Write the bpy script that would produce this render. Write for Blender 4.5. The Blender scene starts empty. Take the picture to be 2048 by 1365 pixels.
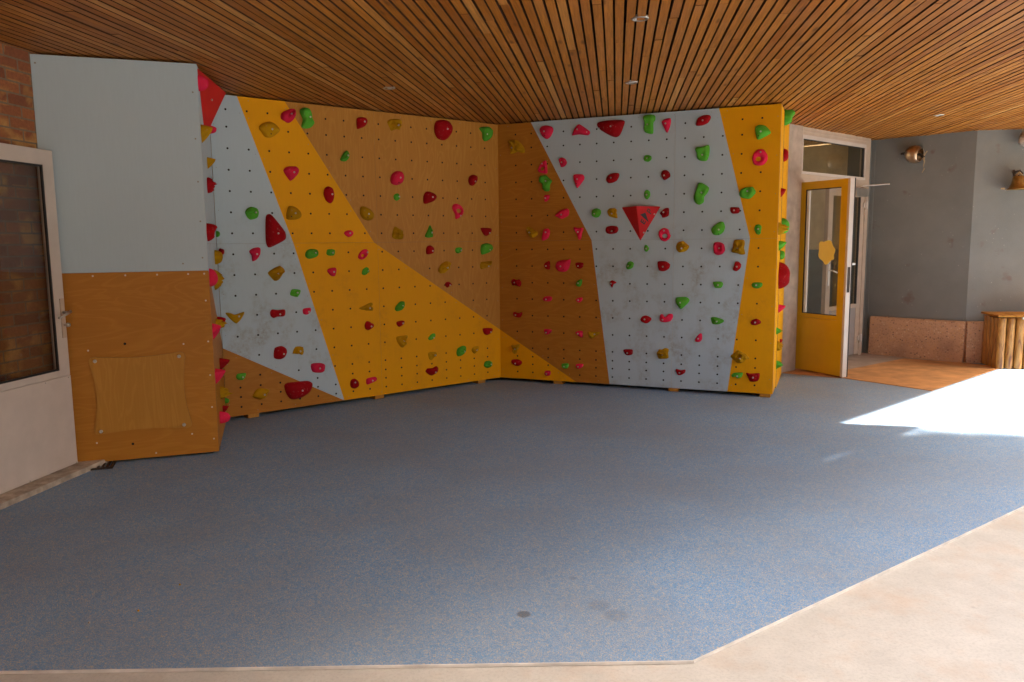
import bpy, bmesh, math, random
from mathutils import Vector, Matrix, noise
from mathutils.bvhtree import BVHTree
random.seed(7)
sc = bpy.context.scene
COL = sc.collection

# ------------------------------------------------------------ camera
PITCH, ROLL, EYE = math.radians(7.2), math.radians(0.584), 1.55
F = Vector((0, math.cos(PITCH), -math.sin(PITCH)))
U0 = Vector((0, math.sin(PITCH), math.cos(PITCH))); R0 = Vector((1, 0, 0))
CR = R0 * math.cos(ROLL) - U0 * math.sin(ROLL)
CU = R0 * math.sin(ROLL) + U0 * math.cos(ROLL)
cam = bpy.data.cameras.new('camera'); cam_o = bpy.data.objects.new('camera', cam); COL.objects.link(cam_o)
M = Matrix((CR, CU, -F)).transposed().to_4x4(); M.translation = Vector((0, 0, EYE))
cam_o.matrix_world = M
cam.sensor_width = 36.0; cam.lens = 27.545; cam.clip_start = 0.05; cam.clip_end = 500
sc.camera = cam_o

# ------------------------------------------------------------ sky, sun, exposure
SUN_AZ, SUN_EL = 105.0, 50.0          # clockwise from +Y, above the horizon
w = bpy.data.worlds.new('World'); sc.world = w; w.use_nodes = True
nt = w.node_tree; nt.nodes.clear()
sky = nt.nodes.new('ShaderNodeTexSky'); sky.sky_type = 'NISHITA'; sky.sun_disc = False
sky.sun_elevation = math.radians(SUN_EL); sky.sun_rotation = math.radians(SUN_AZ)
sky.dust_density = 5.0; sky.ozone_density = .2; sky.air_density = 1.0
bg = nt.nodes.new('ShaderNodeBackground'); bg.inputs[1].default_value = 0.15
wo = nt.nodes.new('ShaderNodeOutputWorld')
nt.links.new(sky.outputs[0], bg.inputs[0]); nt.links.new(bg.outputs[0], wo.inputs[0])
sl = bpy.data.lights.new('sun', 'SUN'); sl.energy = 5.0; sl.angle = math.radians(0.9); sl.color = (1, .95, .87)
so = bpy.data.objects.new('sun', sl); COL.objects.link(so)
a, e = math.radians(SUN_AZ), math.radians(SUN_EL)
TOSUN = Vector((math.sin(a) * math.cos(e), math.cos(a) * math.cos(e), math.sin(e)))
so.rotation_euler = TOSUN.to_track_quat('Z', 'Y').to_euler(); so.location = (8, 0, 12)
sc.view_settings.view_transform = 'Standard'; sc.view_settings.look = 'None'
sc.view_settings.exposure = 2.3; sc.view_settings.gamma = 1.0
sc.render.engine = 'CYCLES'
sc.cycles.max_bounces = 10; sc.cycles.diffuse_bounces = 6; sc.cycles.transparent_max_bounces = 12

# ------------------------------------------------------------ materials
class NT:
    def __init__(s, name):
        s.m = bpy.data.materials.new(name); s.m.use_nodes = True; s.t = s.m.node_tree; s.t.nodes.clear()
        s.out = s.n('ShaderNodeOutputMaterial'); s.p = s.n('ShaderNodeBsdfPrincipled'); s.l(s.p.outputs[0], s.out.inputs[0])
    def n(s, ty, **k):
        o = s.t.nodes.new(ty)
        for a_, v in k.items(): setattr(o, a_, v)
        return o
    def l(s, a_, b_): s.t.links.new(a_, b_)
    def coord(s, scale=(1, 1, 1), loc=(0, 0, 0)):
        c = s.n('ShaderNodeTexCoord'); mp = s.n('ShaderNodeMapping'); mp.inputs['Scale'].default_value = scale; mp.inputs['Location'].default_value = loc
        s.l(c.outputs['Object'], mp.inputs[0]); return mp.outputs[0]
    def noise(s, vec, scale, detail=3, rough=.55, dist=0):
        o = s.n('ShaderNodeTexNoise'); o.inputs['Scale'].default_value = scale; o.inputs['Detail'].default_value = detail
        o.inputs['Roughness'].default_value = rough; o.inputs['Distortion'].default_value = dist; s.l(vec, o.inputs['Vector']); return o.outputs['Fac']
    def ramp(s, fac, stops, interp='LINEAR'):
        o = s.n('ShaderNodeValToRGB'); o.color_ramp.interpolation = interp; el = o.color_ramp.elements
        while len(el) < len(stops): el.new(.5)
        for q, (p, c) in zip(el, stops):
            q.position = p; q.color = (*c, 1) if isinstance(c, tuple) else (c, c, c, 1)
        s.l(fac, o.inputs[0]); return o.outputs[0]
    def mix(s, fac, a_, b_, mode='MIX'):
        o = s.n('ShaderNodeMix', data_type='RGBA', blend_type=mode)
        for i, v in ((0, fac), (6, a_), (7, b_)):
            if isinstance(v, (int, float)): o.inputs[i].default_value = v
            elif isinstance(v, tuple): o.inputs[i].default_value = (*v, 1)
            else: s.l(v, o.inputs[i])
        return o.outputs[2]
    def bump(s, h, strength=.2, dist=.01):
        b = s.n('ShaderNodeBump'); b.inputs['Strength'].default_value = strength; b.inputs['Distance'].default_value = dist
        s.l(h, b.inputs['Height']); s.l(b.outputs[0], s.p.inputs['Normal'])
    def fin(s, col, rough=.6, metal=0, spec=None):
        if isinstance(col, tuple): s.p.inputs['Base Color'].default_value = (*col, 1)
        else: s.l(col, s.p.inputs['Base Color'])
        if isinstance(rough, (int, float)): s.p.inputs['Roughness'].default_value = rough
        else: s.l(rough, s.p.inputs['Roughness'])
        s.p.inputs['Metallic'].default_value = metal
        if spec is not None: s.p.inputs['Specular IOR Level'].default_value = spec
        return s.m

def m_plain(name, c, rough=.5, metal=0, var=.12, scale=8, bump=0):
    t = NT(name); v = t.coord(); f = t.noise(v, scale, 4)
    lo = tuple(x * (1 - var) for x in c); hi = tuple(min(1, x * (1 + var)) for x in c)
    if bump: t.bump(t.noise(v, scale * 12, 2), bump, .003)
    return t.fin(t.ramp(f, [(.3, lo), (.7, hi)]), rough, metal)

def m_painted(name, c, stain=(.28, .2, .12), amount=.55):      # painted plywood: faint grain and brown scuffs with shapes of their own
    t = NT(name)
    g = t.noise(t.coord((40, 40, 3)), 2, 4)
    col = t.mix(.10, c, t.ramp(g, [(.2, tuple(x * .7 for x in c)), (.8, tuple(min(1, x * 1.2) for x in c))]))
    big = t.noise(t.coord((1, 1, .8), (3, 1, 0)), 4.2, 5, .6)
    fine = t.noise(t.coord((1, 1, 1)), 26, 5, .75)
    m1 = t.ramp(big, [(.50, 0.0), (.68, 1.0)]); m2 = t.ramp(fine, [(.38, 0.0), (.72, 1.0)])
    msk = t.mix(1.0, m1, m2, 'MULTIPLY')
    # wear is on the lower climbing area, where feet go
    c_ = t.n('ShaderNodeTexCoord'); sp = t.n('ShaderNodeSeparateXYZ'); t.l(c_.outputs['Object'], sp.inputs[0])
    mr = t.n('ShaderNodeMapRange'); mr.inputs[1].default_value = 1.3; mr.inputs[2].default_value = 1.9; mr.inputs[3].default_value = amount; mr.inputs[4].default_value = .03
    t.l(sp.outputs[2], mr.inputs[0])
    mm = t.n('ShaderNodeMath', operation='MULTIPLY'); t.l(msk, mm.inputs[0]); t.l(mr.outputs[0], mm.inputs[1])
    col = t.mix(mm.outputs[0], col, stain)
    t.bump(g, .06, .002)
    return t.fin(col, .6, spec=.18)

def m_ply(name, c1, c2, vertical=True, amt=1.0):
    t = NT(name)
    sc1 = (1.6, 1.6, .35) if vertical else (.35, .35, 1.6)
    big = t.noise(t.coord(sc1, (1, 2, 3)), 2.2, 3, .5, 1.2)
    rings = t.n('ShaderNodeMath', operation='SINE'); mu = t.n('ShaderNodeMath', operation='MULTIPLY'); mu.inputs[1].default_value = 70
    t.l(big, mu.inputs[0]); t.l(mu.outputs[0], rings.inputs[0])
    fine = t.noise(t.coord((60, 60, 1.5) if vertical else (1.5, 1.5, 60)), 1.5, 4, .6)
    f1 = t.ramp(rings.outputs[0], [(0.0, .36), (.75, .54), (1.0, .64)])
    col = t.mix(.36, f1, fine)
    col = t.ramp(col, [(.3, c1), (.7, c2)])
    blot = t.noise(t.coord((1, 1, 1)), 1.7, 4)
    col = t.mix(t.ramp(blot, [(.35, .12 * amt), (.65, 0.0)]), col, tuple(x * .6 for x in c1))
    kn = t.n('ShaderNodeTexVoronoi'); kn.inputs['Scale'].default_value = 1.3; t.l(t.coord((1, 1, .7) if vertical else (.7, .7, 1)), kn.inputs[0])
    k = t.ramp(kn.outputs['Distance'], [(.0, .8), (.03, .45), (.07, 0.0)])
    col = t.mix(k, col, tuple(x * .35 for x in c1))
    return t.fin(col, .5, spec=.25)

def m_slat():
    t = NT('slat_wood')
    at = t.n('ShaderNodeAttribute'); at.attribute_name = 'tone'
    c = t.n('ShaderNodeTexCoord'); ad = t.n('ShaderNodeVectorMath', operation='ADD')
    cb = t.n('ShaderNodeCombineXYZ'); ml = t.n('ShaderNodeMath', operation='MULTIPLY'); ml.inputs[1].default_value = 37.0
    t.l(at.outputs['Fac'], ml.inputs[0]); t.l(ml.outputs[0], cb.inputs[1]); t.l(ml.outputs[0], cb.inputs[0])
    t.l(c.outputs['Object'], ad.inputs[0]); t.l(cb.outputs[0], ad.inputs[1])
    mp = t.n('ShaderNodeMapping'); mp.inputs['Scale'].default_value = (50, 2.2, 50); t.l(ad.outputs[0], mp.inputs[0])
    g = t.noise(mp.outputs[0], 1.6, 5, .62, .6)
    base = t.ramp(at.outputs['Fac'], [(0, (.46, .145, .018)), (.35, (.57, .205, .028)), (.7, (.66, .255, .040)), (1, (.78, .38, .10))])
    col = t.mix(.75, base, t.ramp(g, [(.25, .28), (.5, .62), (.75, 1.0)]), 'MULTIPLY')
    mp2 = t.n('ShaderNodeMapping'); mp2.inputs['Scale'].default_value = (9, 2.2, 9); t.l(ad.outputs[0], mp2.inputs[0])
    kn = t.n('ShaderNodeTexVoronoi'); kn.inputs['Scale'].default_value = 1.0; t.l(mp2.outputs[0], kn.inputs[0])
    k = t.ramp(kn.outputs['Distance'], [(.0, .85), (.09, .5), (.16, 0.0)])
    col = t.mix(k, col, (.08, .022, .006))
    b = t.noise(ad.outputs[0], 3.0, 4)
    col = t.mix(t.ramp(b, [(.45, 0.0), (.7, .35)]), col, (.48, .22, .08))
    t.bump(g, .25, .002)
    return t.fin(col, .55, spec=.2)

def m_rubber():
    t = NT('blue_rubber'); v = t.coord()
    cells = t.n('ShaderNodeTexVoronoi'); cells.inputs['Scale'].default_value = 300; t.l(v, cells.inputs[0])
    sp = t.n('ShaderNodeSeparateColor'); t.l(cells.outputs['Color'], sp.inputs[0])
    clump = t.noise(v, 34, 3, .6); clump2 = t.noise(v, 9, 3, .6)
    s1 = t.n('ShaderNodeMath', operation='MULTIPLY_ADD'); t.l(clump, s1.inputs[0]); s1.inputs[1].default_value = .8; t.l(sp.outputs[0], s1.inputs[2])
    s2 = t.n('ShaderNodeMath', operation='MULTIPLY_ADD'); t.l(clump2, s2.inputs[0]); s2.inputs[1].default_value = .3; t.l(s1.outputs[0], s2.inputs[2])
    s3 = t.n('ShaderNodeMath', operation='MULTIPLY'); t.l(s2.outputs[0], s3.inputs[0]); s3.inputs[1].default_value = .5
    col = t.ramp(s3.outputs[0], [(0, (.12, .25, .43)), (.40, (.155, .325, .54)), (.58, (.27, .35, .43)), (.67, (.52, .44, .31)), (.73, (.39, .40, .40))], 'CONSTANT')
    wear = t.noise(v, .9, 5, .6)
    col = t.mix(t.ramp(wear, [(.42, 0.0), (.7, .34)]), col, (.22, .22, .21))
    wear2 = t.noise(t.coord((1, 1, 1), (5, 9, 0)), .45, 4, .55)
    col = t.mix(t.ramp(wear2, [(.42, 0.0), (.62, .25)]), col, (.24, .25, .26))
    for (x, y, r, s_) in ((.037, 3.118, .032, .75), (.42, 3.10, .055, .22), (.269, 3.467, .02, .25), (.36, 3.19, .05, .2)):
        d = t.n('ShaderNodeVectorMath', operation='DISTANCE'); d.inputs[1].default_value = (x, y, 0)
        tc = t.n('ShaderNodeTexCoord'); t.l(tc.outputs['Object'], d.inputs[0])
        dn = t.n('ShaderNodeMath', operation='MULTIPLY_ADD'); t.l(clump, dn.inputs[0]); dn.inputs[1].default_value = r * .5; t.l(d.outputs['Value'], dn.inputs[2])
        msk = t.ramp(dn.outputs[0], [(0, s_), (r * 1.05, s_ * .9), (r * 1.3, 0.0)])
        col = t.mix(msk, col, (.10, .095, .09))
    t.bump(cells.outputs['Distance'], .5, .002)
    return t.fin(col, .8, spec=.3)

def m_concrete(name='pale_concrete', c=(.535, .50, .435)):
    t = NT(name); v = t.coord()
    a1 = t.noise(v, .8, 5, .6); a2 = t.noise(v, 6, 6, .65); a3 = t.noise(v, 75, 4, .75)
    col = t.mix(.5, t.ramp(a1, [(.3, tuple(x * .86 for x in c)), (.7, tuple(x * 1.1 for x in c))]), t.ramp(a2, [(.3, tuple(x * .82 for x in c)), (.7, tuple(x * 1.15 for x in c))]))
    col = t.mix(t.ramp(a3, [(.48, 0.0), (.7, .4)]), col, tuple(x * .6 for x in c))
    vo = t.n('ShaderNodeTexVoronoi'); vo.inputs['Scale'].default_value = 7.5; vo.inputs['Randomness'].default_value = 1; t.l(v, vo.inputs[0])
    vs = t.n('ShaderNodeSeparateColor'); t.l(vo.outputs['Color'], vs.inputs[0])
    spk = t.mix(1.0, t.ramp(vo.outputs['Distance'], [(.0, .9), (.05, .6), (.11, 0.0)]), t.ramp(vs.outputs[0], [(.5, 0.0), (.75, 1.0)]), 'MULTIPLY')
    col = t.mix(spk, col, tuple(x * .34 for x in c))
    a4 = t.noise(t.coord((1, 1, 1), (7, 2, 0)), 2.4, 6, .7); col = t.mix(t.ramp(a4, [(.50, 0.0), (.66, .45)]), col, (.50, .36, .25))
    t.bump(a3, .35, .003)
    return t.fin(col, .85, spec=.25)

def m_brick():
    t = NT('red_brick')
    c = t.n('ShaderNodeTexCoord'); sp = t.n('ShaderNodeSeparateXYZ'); t.l(c.outputs['Object'], sp.inputs[0])
    cb = t.n('ShaderNodeCombineXYZ'); t.l(sp.outputs[0], cb.inputs[0]); t.l(sp.outputs[2], cb.inputs[1])
    def br(c1, c2, mo, ms):
        b = t.n('ShaderNodeTexBrick'); b.inputs['Scale'].default_value = 1; b.inputs['Brick Width'].default_value = .225; b.inputs['Row Height'].default_value = .0745
        b.inputs['Mortar Size'].default_value = ms; b.inputs['Mortar Smooth'].default_value = .15; b.inputs['Bias'].default_value = -.1
        b.inputs['Color1'].default_value = (*c1, 1); b.inputs['Color2'].default_value = (*c2, 1); b.inputs['Mortar'].default_value = (*mo, 1)
        t.l(cb.outputs[0], b.inputs['Vector']); return b
    b1 = br((.36, .12, .038), (.19, .055, .022), (.24, .17, .10), .006)
    b2 = br((.0, .0, .0), (.0, .0, .0), (1, 1, 1), .016)          # the paler fired edge of each brick
    n1 = t.noise(cb.outputs[0], 7, 3, .6); n2 = t.noise(cb.outputs[0], 45, 4, .6)
    em = t.mix(1.0, b2.outputs['Color'], t.ramp(n1, [(.50, 0.0), (.62, .8)]), 'MULTIPLY')
    col = t.mix(em, b1.outputs['Color'], (.44, .20, .06))
    n3 = t.noise(cb.outputs[0], 4.2, 2, .5); col = t.mix(t.ramp(n3, [(.52, 0.0), (.64, .75)]), col, (.60, .32, .085))
    col = t.mix(b1.outputs['Fac'], col, (.22, .155, .095))
    col = t.mix(.5, col, t.ramp(n2, [(.3, .45), (.7, 1.0)]), 'MULTIPLY')
    iv = t.n('ShaderNodeMath', operation='SUBTRACT'); iv.inputs[0].default_value = 1; t.l(b1.outputs['Fac'], iv.inputs[1])
    t.bump(iv.outputs[0], .6, .006)
    return t.fin(col, .8)

def m_terrazzo():
    t = NT('exposed_aggregate'); v = t.coord()
    vo = t.n('ShaderNodeTexVoronoi'); vo.inputs['Scale'].default_value = 42; t.l(v, vo.inputs[0])
    sp = t.n('ShaderNodeSeparateColor'); t.l(vo.outputs['Color'], sp.inputs[0])
    st = t.ramp(sp.outputs[0], [(0, (.10, .05, .04)), (.1, (.40, .20, .10)), (.4, (.48, .26, .13)), (.7, (.60, .32, .10)), (.9, (.70, .52, .34))], 'CONSTANT')
    col = t.mix(t.ramp(vo.outputs['Distance'], [(.25, .75), (.5, 0.0)]), (.58, .33, .19), st)
    col = t.mix(t.ramp(t.noise(v, 3, 5), [(.5, 0.0), (.75, .5)]), col, (.2, .12, .09))
    t.bump(vo.outputs['Distance'], .4, .004)
    return t.fin(col, .7)

def m_render():
    t = NT('grey_render'); v = t.coord()
    n1 = t.noise(v, 1.2, 5, .6); n2 = t.noise(v, 70, 4, .7); n3 = t.noise(v, 4.5, 3, .5)
    col = t.ramp(n1, [(.3, (.165, .165, .15)), (.7, (.225, .22, .20))])
    col = t.mix(t.ramp(n3, [(.66, 0.0), (.74, .55)]), col, (.16, .085, .065))
    sp = t.n('ShaderNodeTexVoronoi'); sp.inputs['Scale'].default_value = 16; t.l(v, sp.inputs[0])
    k = t.mix(1.0, t.ramp(sp.outputs['Distance'], [(.0, 1.0), (.13, 0.0)]), t.ramp(n3, [(.52, 0.0), (.6, 1.0)]), 'MULTIPLY')
    col = t.mix(k, col, (.42, .39, .35))
    t.bump(n2, .5, .004)
    return t.fin(col, .85)

def m_glass(name, tint=(1, 1, 1), refl=.0):
    t = NT(name); t.t.nodes.remove(t.p)
    tr = t.n('ShaderNodeBsdfTransparent'); tr.inputs[0].default_value = (*tint, 1)
    gl = t.n('ShaderNodeBsdfGlossy'); gl.inputs['Roughness'].default_value = .02
    lw = t.n('ShaderNodeLayerWeight'); pw = t.n('ShaderNodeMath', operation='POWER'); pw.inputs[1].default_value = 5.0; t.l(lw.outputs['Facing'], pw.inputs[0])
    ad = t.n('ShaderNodeMath', operation='MULTIPLY_ADD'); ad.inputs[1].default_value = .8; ad.inputs[2].default_value = .03 + refl; t.l(pw.outputs[0], ad.inputs[0])
    mx = t.n('ShaderNodeMixShader'); t.l(ad.outputs[0], mx.inputs[0]); t.l(tr.outputs[0], mx.inputs[1]); t.l(gl.outputs[0], mx.inputs[2])
    t.l(mx.outputs[0], t.out.inputs[0]); return t.m

def m_hold(name, c, worn):
    t = NT(name); v = t.coord()
    oi = t.n('ShaderNodeObjectInfo')
    n1 = t.noise(v, 14, 4, .6); n2 = t.noise(v, 420, 2)
    col = t.mix(t.ramp(n1, [(.48, 0.0), (.75, .45)]), c, worn)
    ch = t.noise(v, 38, 4, .7); col = t.mix(t.ramp(ch, [(.60, 0.0), (.78, .35)]), col, (.55, .42, .36))
    hs = t.n('ShaderNodeHueSaturation'); mr = t.n('ShaderNodeMapRange'); mr.inputs[3].default_value = .82; mr.inputs[4].default_value = 1.15
    t.l(oi.outputs['Random'], mr.inputs[0]); t.l(mr.outputs[0], hs.inputs['Value']); t.l(col, hs.inputs['Color'])
    t.bump(n2, .6, .003)
    return t.fin(hs.outputs[0], .75, spec=.12)

MAT = dict(
    blue=m_painted('pale_blue_paint', (.455, .56, .62), (.26, .19, .12), .8),
    orange=m_painted('orange_paint', (.80, .36, .0), (.40, .17, .02), .4),
    ply=m_ply('plywood', (.45, .192, .024), (.54, .252, .040)),
    plyr=m_ply('plywood_darker', (.40, .150, .013), (.49, .205, .022), False),  # darker tone; puts the right plywood panel's shade into its colour
    hatch=m_ply('plywood_pale', (.42, .185, .022), (.50, .235, .036)),
    edge=m_plain('plywood_edge', (.42, .26, .13), .7, 0, .3, 60),
    hole=m_plain('hole_black', (.012, .009, .007), .9),
    screw=m_plain('screw_steel', (.30, .27, .24), .5, .3, .1),
    steel=m_plain('bolt_steel', (.52, .49, .44), .4, .85, .1),
    R=m_hold('hold_dark_red', (.35, .004, .008), (.24, .010, .010)),
    P=m_hold('hold_pink_red', (.74, .022, .075), (.58, .02, .06)),
    G=m_hold('hold_green', (.095, .42, .035), (.13, .26, .03)),
    Y=m_hold('hold_ochre', (.50, .265, .004), (.33, .15, .008)),
    vol=m_plain('volume_red', (.58, .002, .004), .7, 0, .06, 5),
    ink=m_plain('black_ink', (.03, .02, .02), .6),
    ink2=m_plain('faded_ink', (.075, .03, .02), .6),
    slat=m_slat(), dark=m_plain('dark_membrane', (.008, .003, .002), .9),
    roof=m_plain('roof_felt', (.2, .19, .18), .9, 0, .2, 2),
    rubber=m_rubber(), concrete=m_concrete(), brick=m_brick(), terrazzo=m_terrazzo(), render=m_render(),
    mat_o=m_plain('orange_matting', (.50, .235, .075), .9, 0, .25, 5, .3),
    mat_b=m_plain('beige_screed', (.36, .27, .20), .85, 0, .18, 5, .3),
    strip=m_plain('edge_strip', (.62, .58, .52), .6, 0, .2, 9),
    wframe=m_plain('cream_metal', (.57, .49, .425), .42, 0, .06, 6),
    wframe2=m_plain('beige_metal', (.50, .385, .29), .45, 0, .1, 8),
    yel=m_plain('mustard_metal', (.60, .36, .004), .38, 0, .06, 4),
    greyp=m_plain('grey_panel', (.30, .27, .25), .45, 0, .08, 5),
    white=m_plain('white_plastic', (.75, .74, .70), .4, 0, .03),
    gasket=m_plain('black_gasket', (.015, .014, .014), .6),
    glass=m_glass('glass', (.84, .84, .82), .04), glass_d=m_glass('glass_smoked', (.80, .78, .72), .02),
    decal=m_plain('yellow_decal', (.90, .74, .18), .6, 0, .04),
    pillar=m_plain('pillar_paint', (.42, .33, .26), .6, 0, .22, 7, .2),
    stone=m_plain('worn_stone', (.42, .35, .27), .85, 0, .35, 14, .5),
    iron=m_plain('dark_iron', (.05, .035, .025), .7, .3, .4, 20),
    intw=m_plain('beige_interior_wall', (.78, .64, .42), .8), intb=m_plain('blue_grey_dado', (.20, .26, .27), .7),
    brass=m_plain('old_brass', (.36, .22, .07), .38, .9, .3, 30), copper=m_plain('dull_copper', (.58, .42, .28), .34, 1.0, .12, 20),
    rope=m_plain('rope', (.42, .30, .16), .9, 0, .3, 90, .4), clay=m_plain('pale_clay', (.45, .38, .30), .7, 0, .3, 20),
    bark=m_plain('bark', (.10, .07, .045), .9, 0, .3, 12, .5), leaf=m_plain('leaf', (.06, .12, .03), .6, 0, .4, 6),
    green2=m_plain('red_poster', (.35, .04, .07), .6),
)
def m_log():
    t = NT('varnished_log')
    oi = t.n('ShaderNodeObjectInfo'); c = t.n('ShaderNodeTexCoord'); ad = t.n('ShaderNodeVectorMath', operation='ADD')
    t.l(c.outputs['Object'], ad.inputs[0]); t.l(oi.outputs['Random'], ad.inputs[1])
    mp = t.n('ShaderNodeMapping'); mp.inputs['Scale'].default_value = (16, 16, 3.2); t.l(ad.outputs[0], mp.inputs[0])
    g = t.noise(mp.outputs[0], 1.2, 5, .6, 1.5)
    col = t.ramp(g, [(.3, (.16, .05, .012)), (.48, (.40, .17, .035)), (.7, (.56, .28, .07))])
    t.bump(g, .2, .003)
    return t.fin(col, .38)
MAT['log'] = m_log()
MAT['blue_clean'] = m_painted('pale_blue_paint_clean', (.455, .56, .62), (.30, .30, .28), .12)
MAT['slat_gap_shade'] = m_plain('shaded_slat_side', (.085, .025, .007), .8, 0, .2, 20)  # shade of the ceiling gaps painted onto the slat sides
MAT['brick2'] = m_plain('cream_render', (.62, .52, .38), .85, 0, .3, 3)
MAT['screw_pale'] = m_plain('zinc_screw', (.62, .55, .46), .45, .3, .1)

# ------------------------------------------------------------ helpers
def tag(o, label=None, cat=None, group=None, kind=None):
    if label: o['label'] = label
    if cat: o['category'] = cat
    if group: o['group'] = group
    if kind: o['kind'] = kind
    return o
def link(name, bm, mats, parent=None, smooth=False):
    me = bpy.data.meshes.new(name); bm.normal_update(); bm.to_mesh(me); bm.free()
    for m in (mats if isinstance(mats, (list, tuple)) else [mats]): me.materials.append(m)
    if smooth:
        for p in me.polygons: p.use_smooth = True
    o = bpy.data.objects.new(name, me); COL.objects.link(o)
    if parent: o.parent = parent
    return o
def empty(name, loc=(0, 0, 0), rz=0):
    o = bpy.data.objects.new(name, None); COL.objects.link(o); o.location = loc; o.rotation_euler = (0, 0, rz); o.empty_display_size = .2
    return o
def box(bm, x0, x1, y0, y1, z0, z1, mi=0, bev=0):
    vs = [bm.verts.new(p) for p in ((x0, y0, z0), (x1, y0, z0), (x1, y1, z0), (x0, y1, z0), (x0, y0, z1), (x1, y0, z1), (x1, y1, z1), (x0, y1, z1))]
    fs = [bm.faces.new([vs[i] for i in q]) for q in ((0, 3, 2, 1), (4, 5, 6, 7), (0, 1, 5, 4), (1, 2, 6, 5), (2, 3, 7, 6), (3, 0, 4, 7))]
    for f in fs: f.material_index = mi
    if bev:
        es = list({e for f in fs for e in f.edges})
        r = bmesh.ops.bevel(bm, geom=es, offset=bev, segments=2, affect='EDGES', profile=.6)
        for f in r['faces']: f.material_index = mi
    return fs
def prism_xz(bm, pts, y0, y1, mi=0, mside=None):        # polygon in the wall plane, y0 = front
    a_ = [bm.verts.new((x, y0, z)) for x, z in pts]; b_ = [bm.verts.new((x, y1, z)) for x, z in pts]
    area = sum(pts[i][0] * pts[(i + 1) % len(pts)][1] - pts[(i + 1) % len(pts)][0] * pts[i][1] for i in range(len(pts)))
    if area < 0: a_.reverse(); b_.reverse()
    f = bm.faces.new(a_); f.material_index = mi; bm.faces.new(b_[::-1]).material_index = mi
    n = len(a_)
    for i in range(n): bm.faces.new((a_[i], b_[i], b_[(i + 1) % n], a_[(i + 1) % n])).material_index = mi if mside is None else mside
def prism_xy(bm, pts, z0, z1, mi=0):
    area = sum(pts[i][0] * pts[(i + 1) % len(pts)][1] - pts[(i + 1) % len(pts)][0] * pts[i][1] for i in range(len(pts)))
    if area < 0: pts = pts[::-1]
    a_ = [bm.verts.new((x, y, z0)) for x, y in pts]; b_ = [bm.verts.new((x, y, z1)) for x, y in pts]
    bm.faces.new(a_[::-1]).material_index = mi; bm.faces.new(b_).material_index = mi
    n = len(a_)
    for i in range(n): bm.faces.new((a_[i], a_[(i + 1) % n], b_[(i + 1) % n], b_[i])).material_index = mi
def tube(bm, pts, rad, seg=8, mi=0, cap=True):
    pts = [Vector(p) for p in pts]; rs = rad if isinstance(rad, (list, tuple)) else [rad] * len(pts); rings = []
    for i, p in enumerate(pts):
        d = (pts[min(i + 1, len(pts) - 1)] - pts[max(i - 1, 0)]).normalized()
        q = d.to_track_quat('Z', 'Y').to_matrix()
        rings.append([bm.verts.new(p + q @ Vector((math.cos(2 * math.pi * k / seg) * rs[i], math.sin(2 * math.pi * k / seg) * rs[i], 0))) for k in range(seg)])
    for i in range(len(rings) - 1):
        for k in range(seg): bm.faces.new((rings[i][k], rings[i][(k + 1) % seg], rings[i + 1][(k + 1) % seg], rings[i + 1][k])).material_index = mi
    if cap: bm.faces.new(rings[0][::-1]).material_index = mi; bm.faces.new(rings[-1]).material_index = mi
def lathe(bm, prof, mat=Matrix(), seg=24, mi=0):
    rings = [[bm.verts.new(mat @ Vector((math.cos(2 * math.pi * k / seg) * r, math.sin(2 * math.pi * k / seg) * r, z))) for k in range(seg)] for r, z in prof]
    for i in range(len(rings) - 1):
        for k in range(seg): bm.faces.new((rings[i][k], rings[i][(k + 1) % seg], rings[i + 1][(k + 1) % seg], rings[i + 1][k])).material_index = mi
def disc(bm, x, y, z, r, mi, seg=10):                    # a disc facing -Y
    bm.faces.new([bm.verts.new((x + math.cos(2 * math.pi * k / seg) * r, y, z + math.sin(2 * math.pi * k / seg) * r)) for k in range(seg)]).material_index = mi
def clip(poly, f):                                       # keep f(p) >= 0, f linear
    out = []
    for i, p in enumerate(poly):
        q = poly[(i + 1) % len(poly)]; a_, b_ = f(p), f(q)
        if a_ >= 0: out.append(p)
        if a_ * b_ < 0:
            s = a_ / (a_ - b_); out.append((p[0] + (q[0] - p[0]) * s, p[1] + (q[1] - p[1]) * s))
    return out
class Plane:                                             # a wall: origin on the floor, local X along it, local -Y towards the yard
    def __init__(s, P, Q=None, ang=None):
        s.P = Vector((P[0], P[1], 0))
        d = Vector((Q[0] - P[0], Q[1] - P[1], 0)) if Q else Vector((math.sin(math.radians(ang)), math.cos(math.radians(ang)), 0))
        s.len = d.length; s.u = d.normalized(); s.n = Vector((s.u.y, -s.u.x, 0)); s.rz = math.atan2(s.u.y, s.u.x)
    def at(s, u, z=0, w_=0): return s.P + s.u * u + s.n * w_ + Vector((0, 0, z))
    def put(s, o, u=0, z=0, w_=0): o.location = s.at(u, z, w_); o.rotation_euler = (0, 0, s.rz); return o

PL = Plane((-.131, 8.722), ang=50.92)                    # left face of the climbing wall, runs to the inner corner at u = 0
PR = Plane((-.131, 8.722), (2.559, 7.584))               # right face
PS = Plane((-2.199, 5.712), (-2.526, 6.777))             # side of the left box
PT = Plane((2.559, 7.584), (3.124, 8.978))               # right end
PF = Plane((-3.171, 5.377), (-2.199, 5.712))             # front of the left box
PB = Plane((-3.171, 5.377), ang=7.6)                     # brick wall
PD = Plane((3.381, 9.249), ang=48.4)                     # doorway
g1 = Plane((5.66, 9.72), ang=-45).at(1.235)
PG = Plane((g1.x, g1.y), (5.66, 9.72))                   # grey wall, left facet
PH = Plane((5.66, 9.72), ang=97.6)                       # grey wall, right facet
CEIL = 2.832

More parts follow.
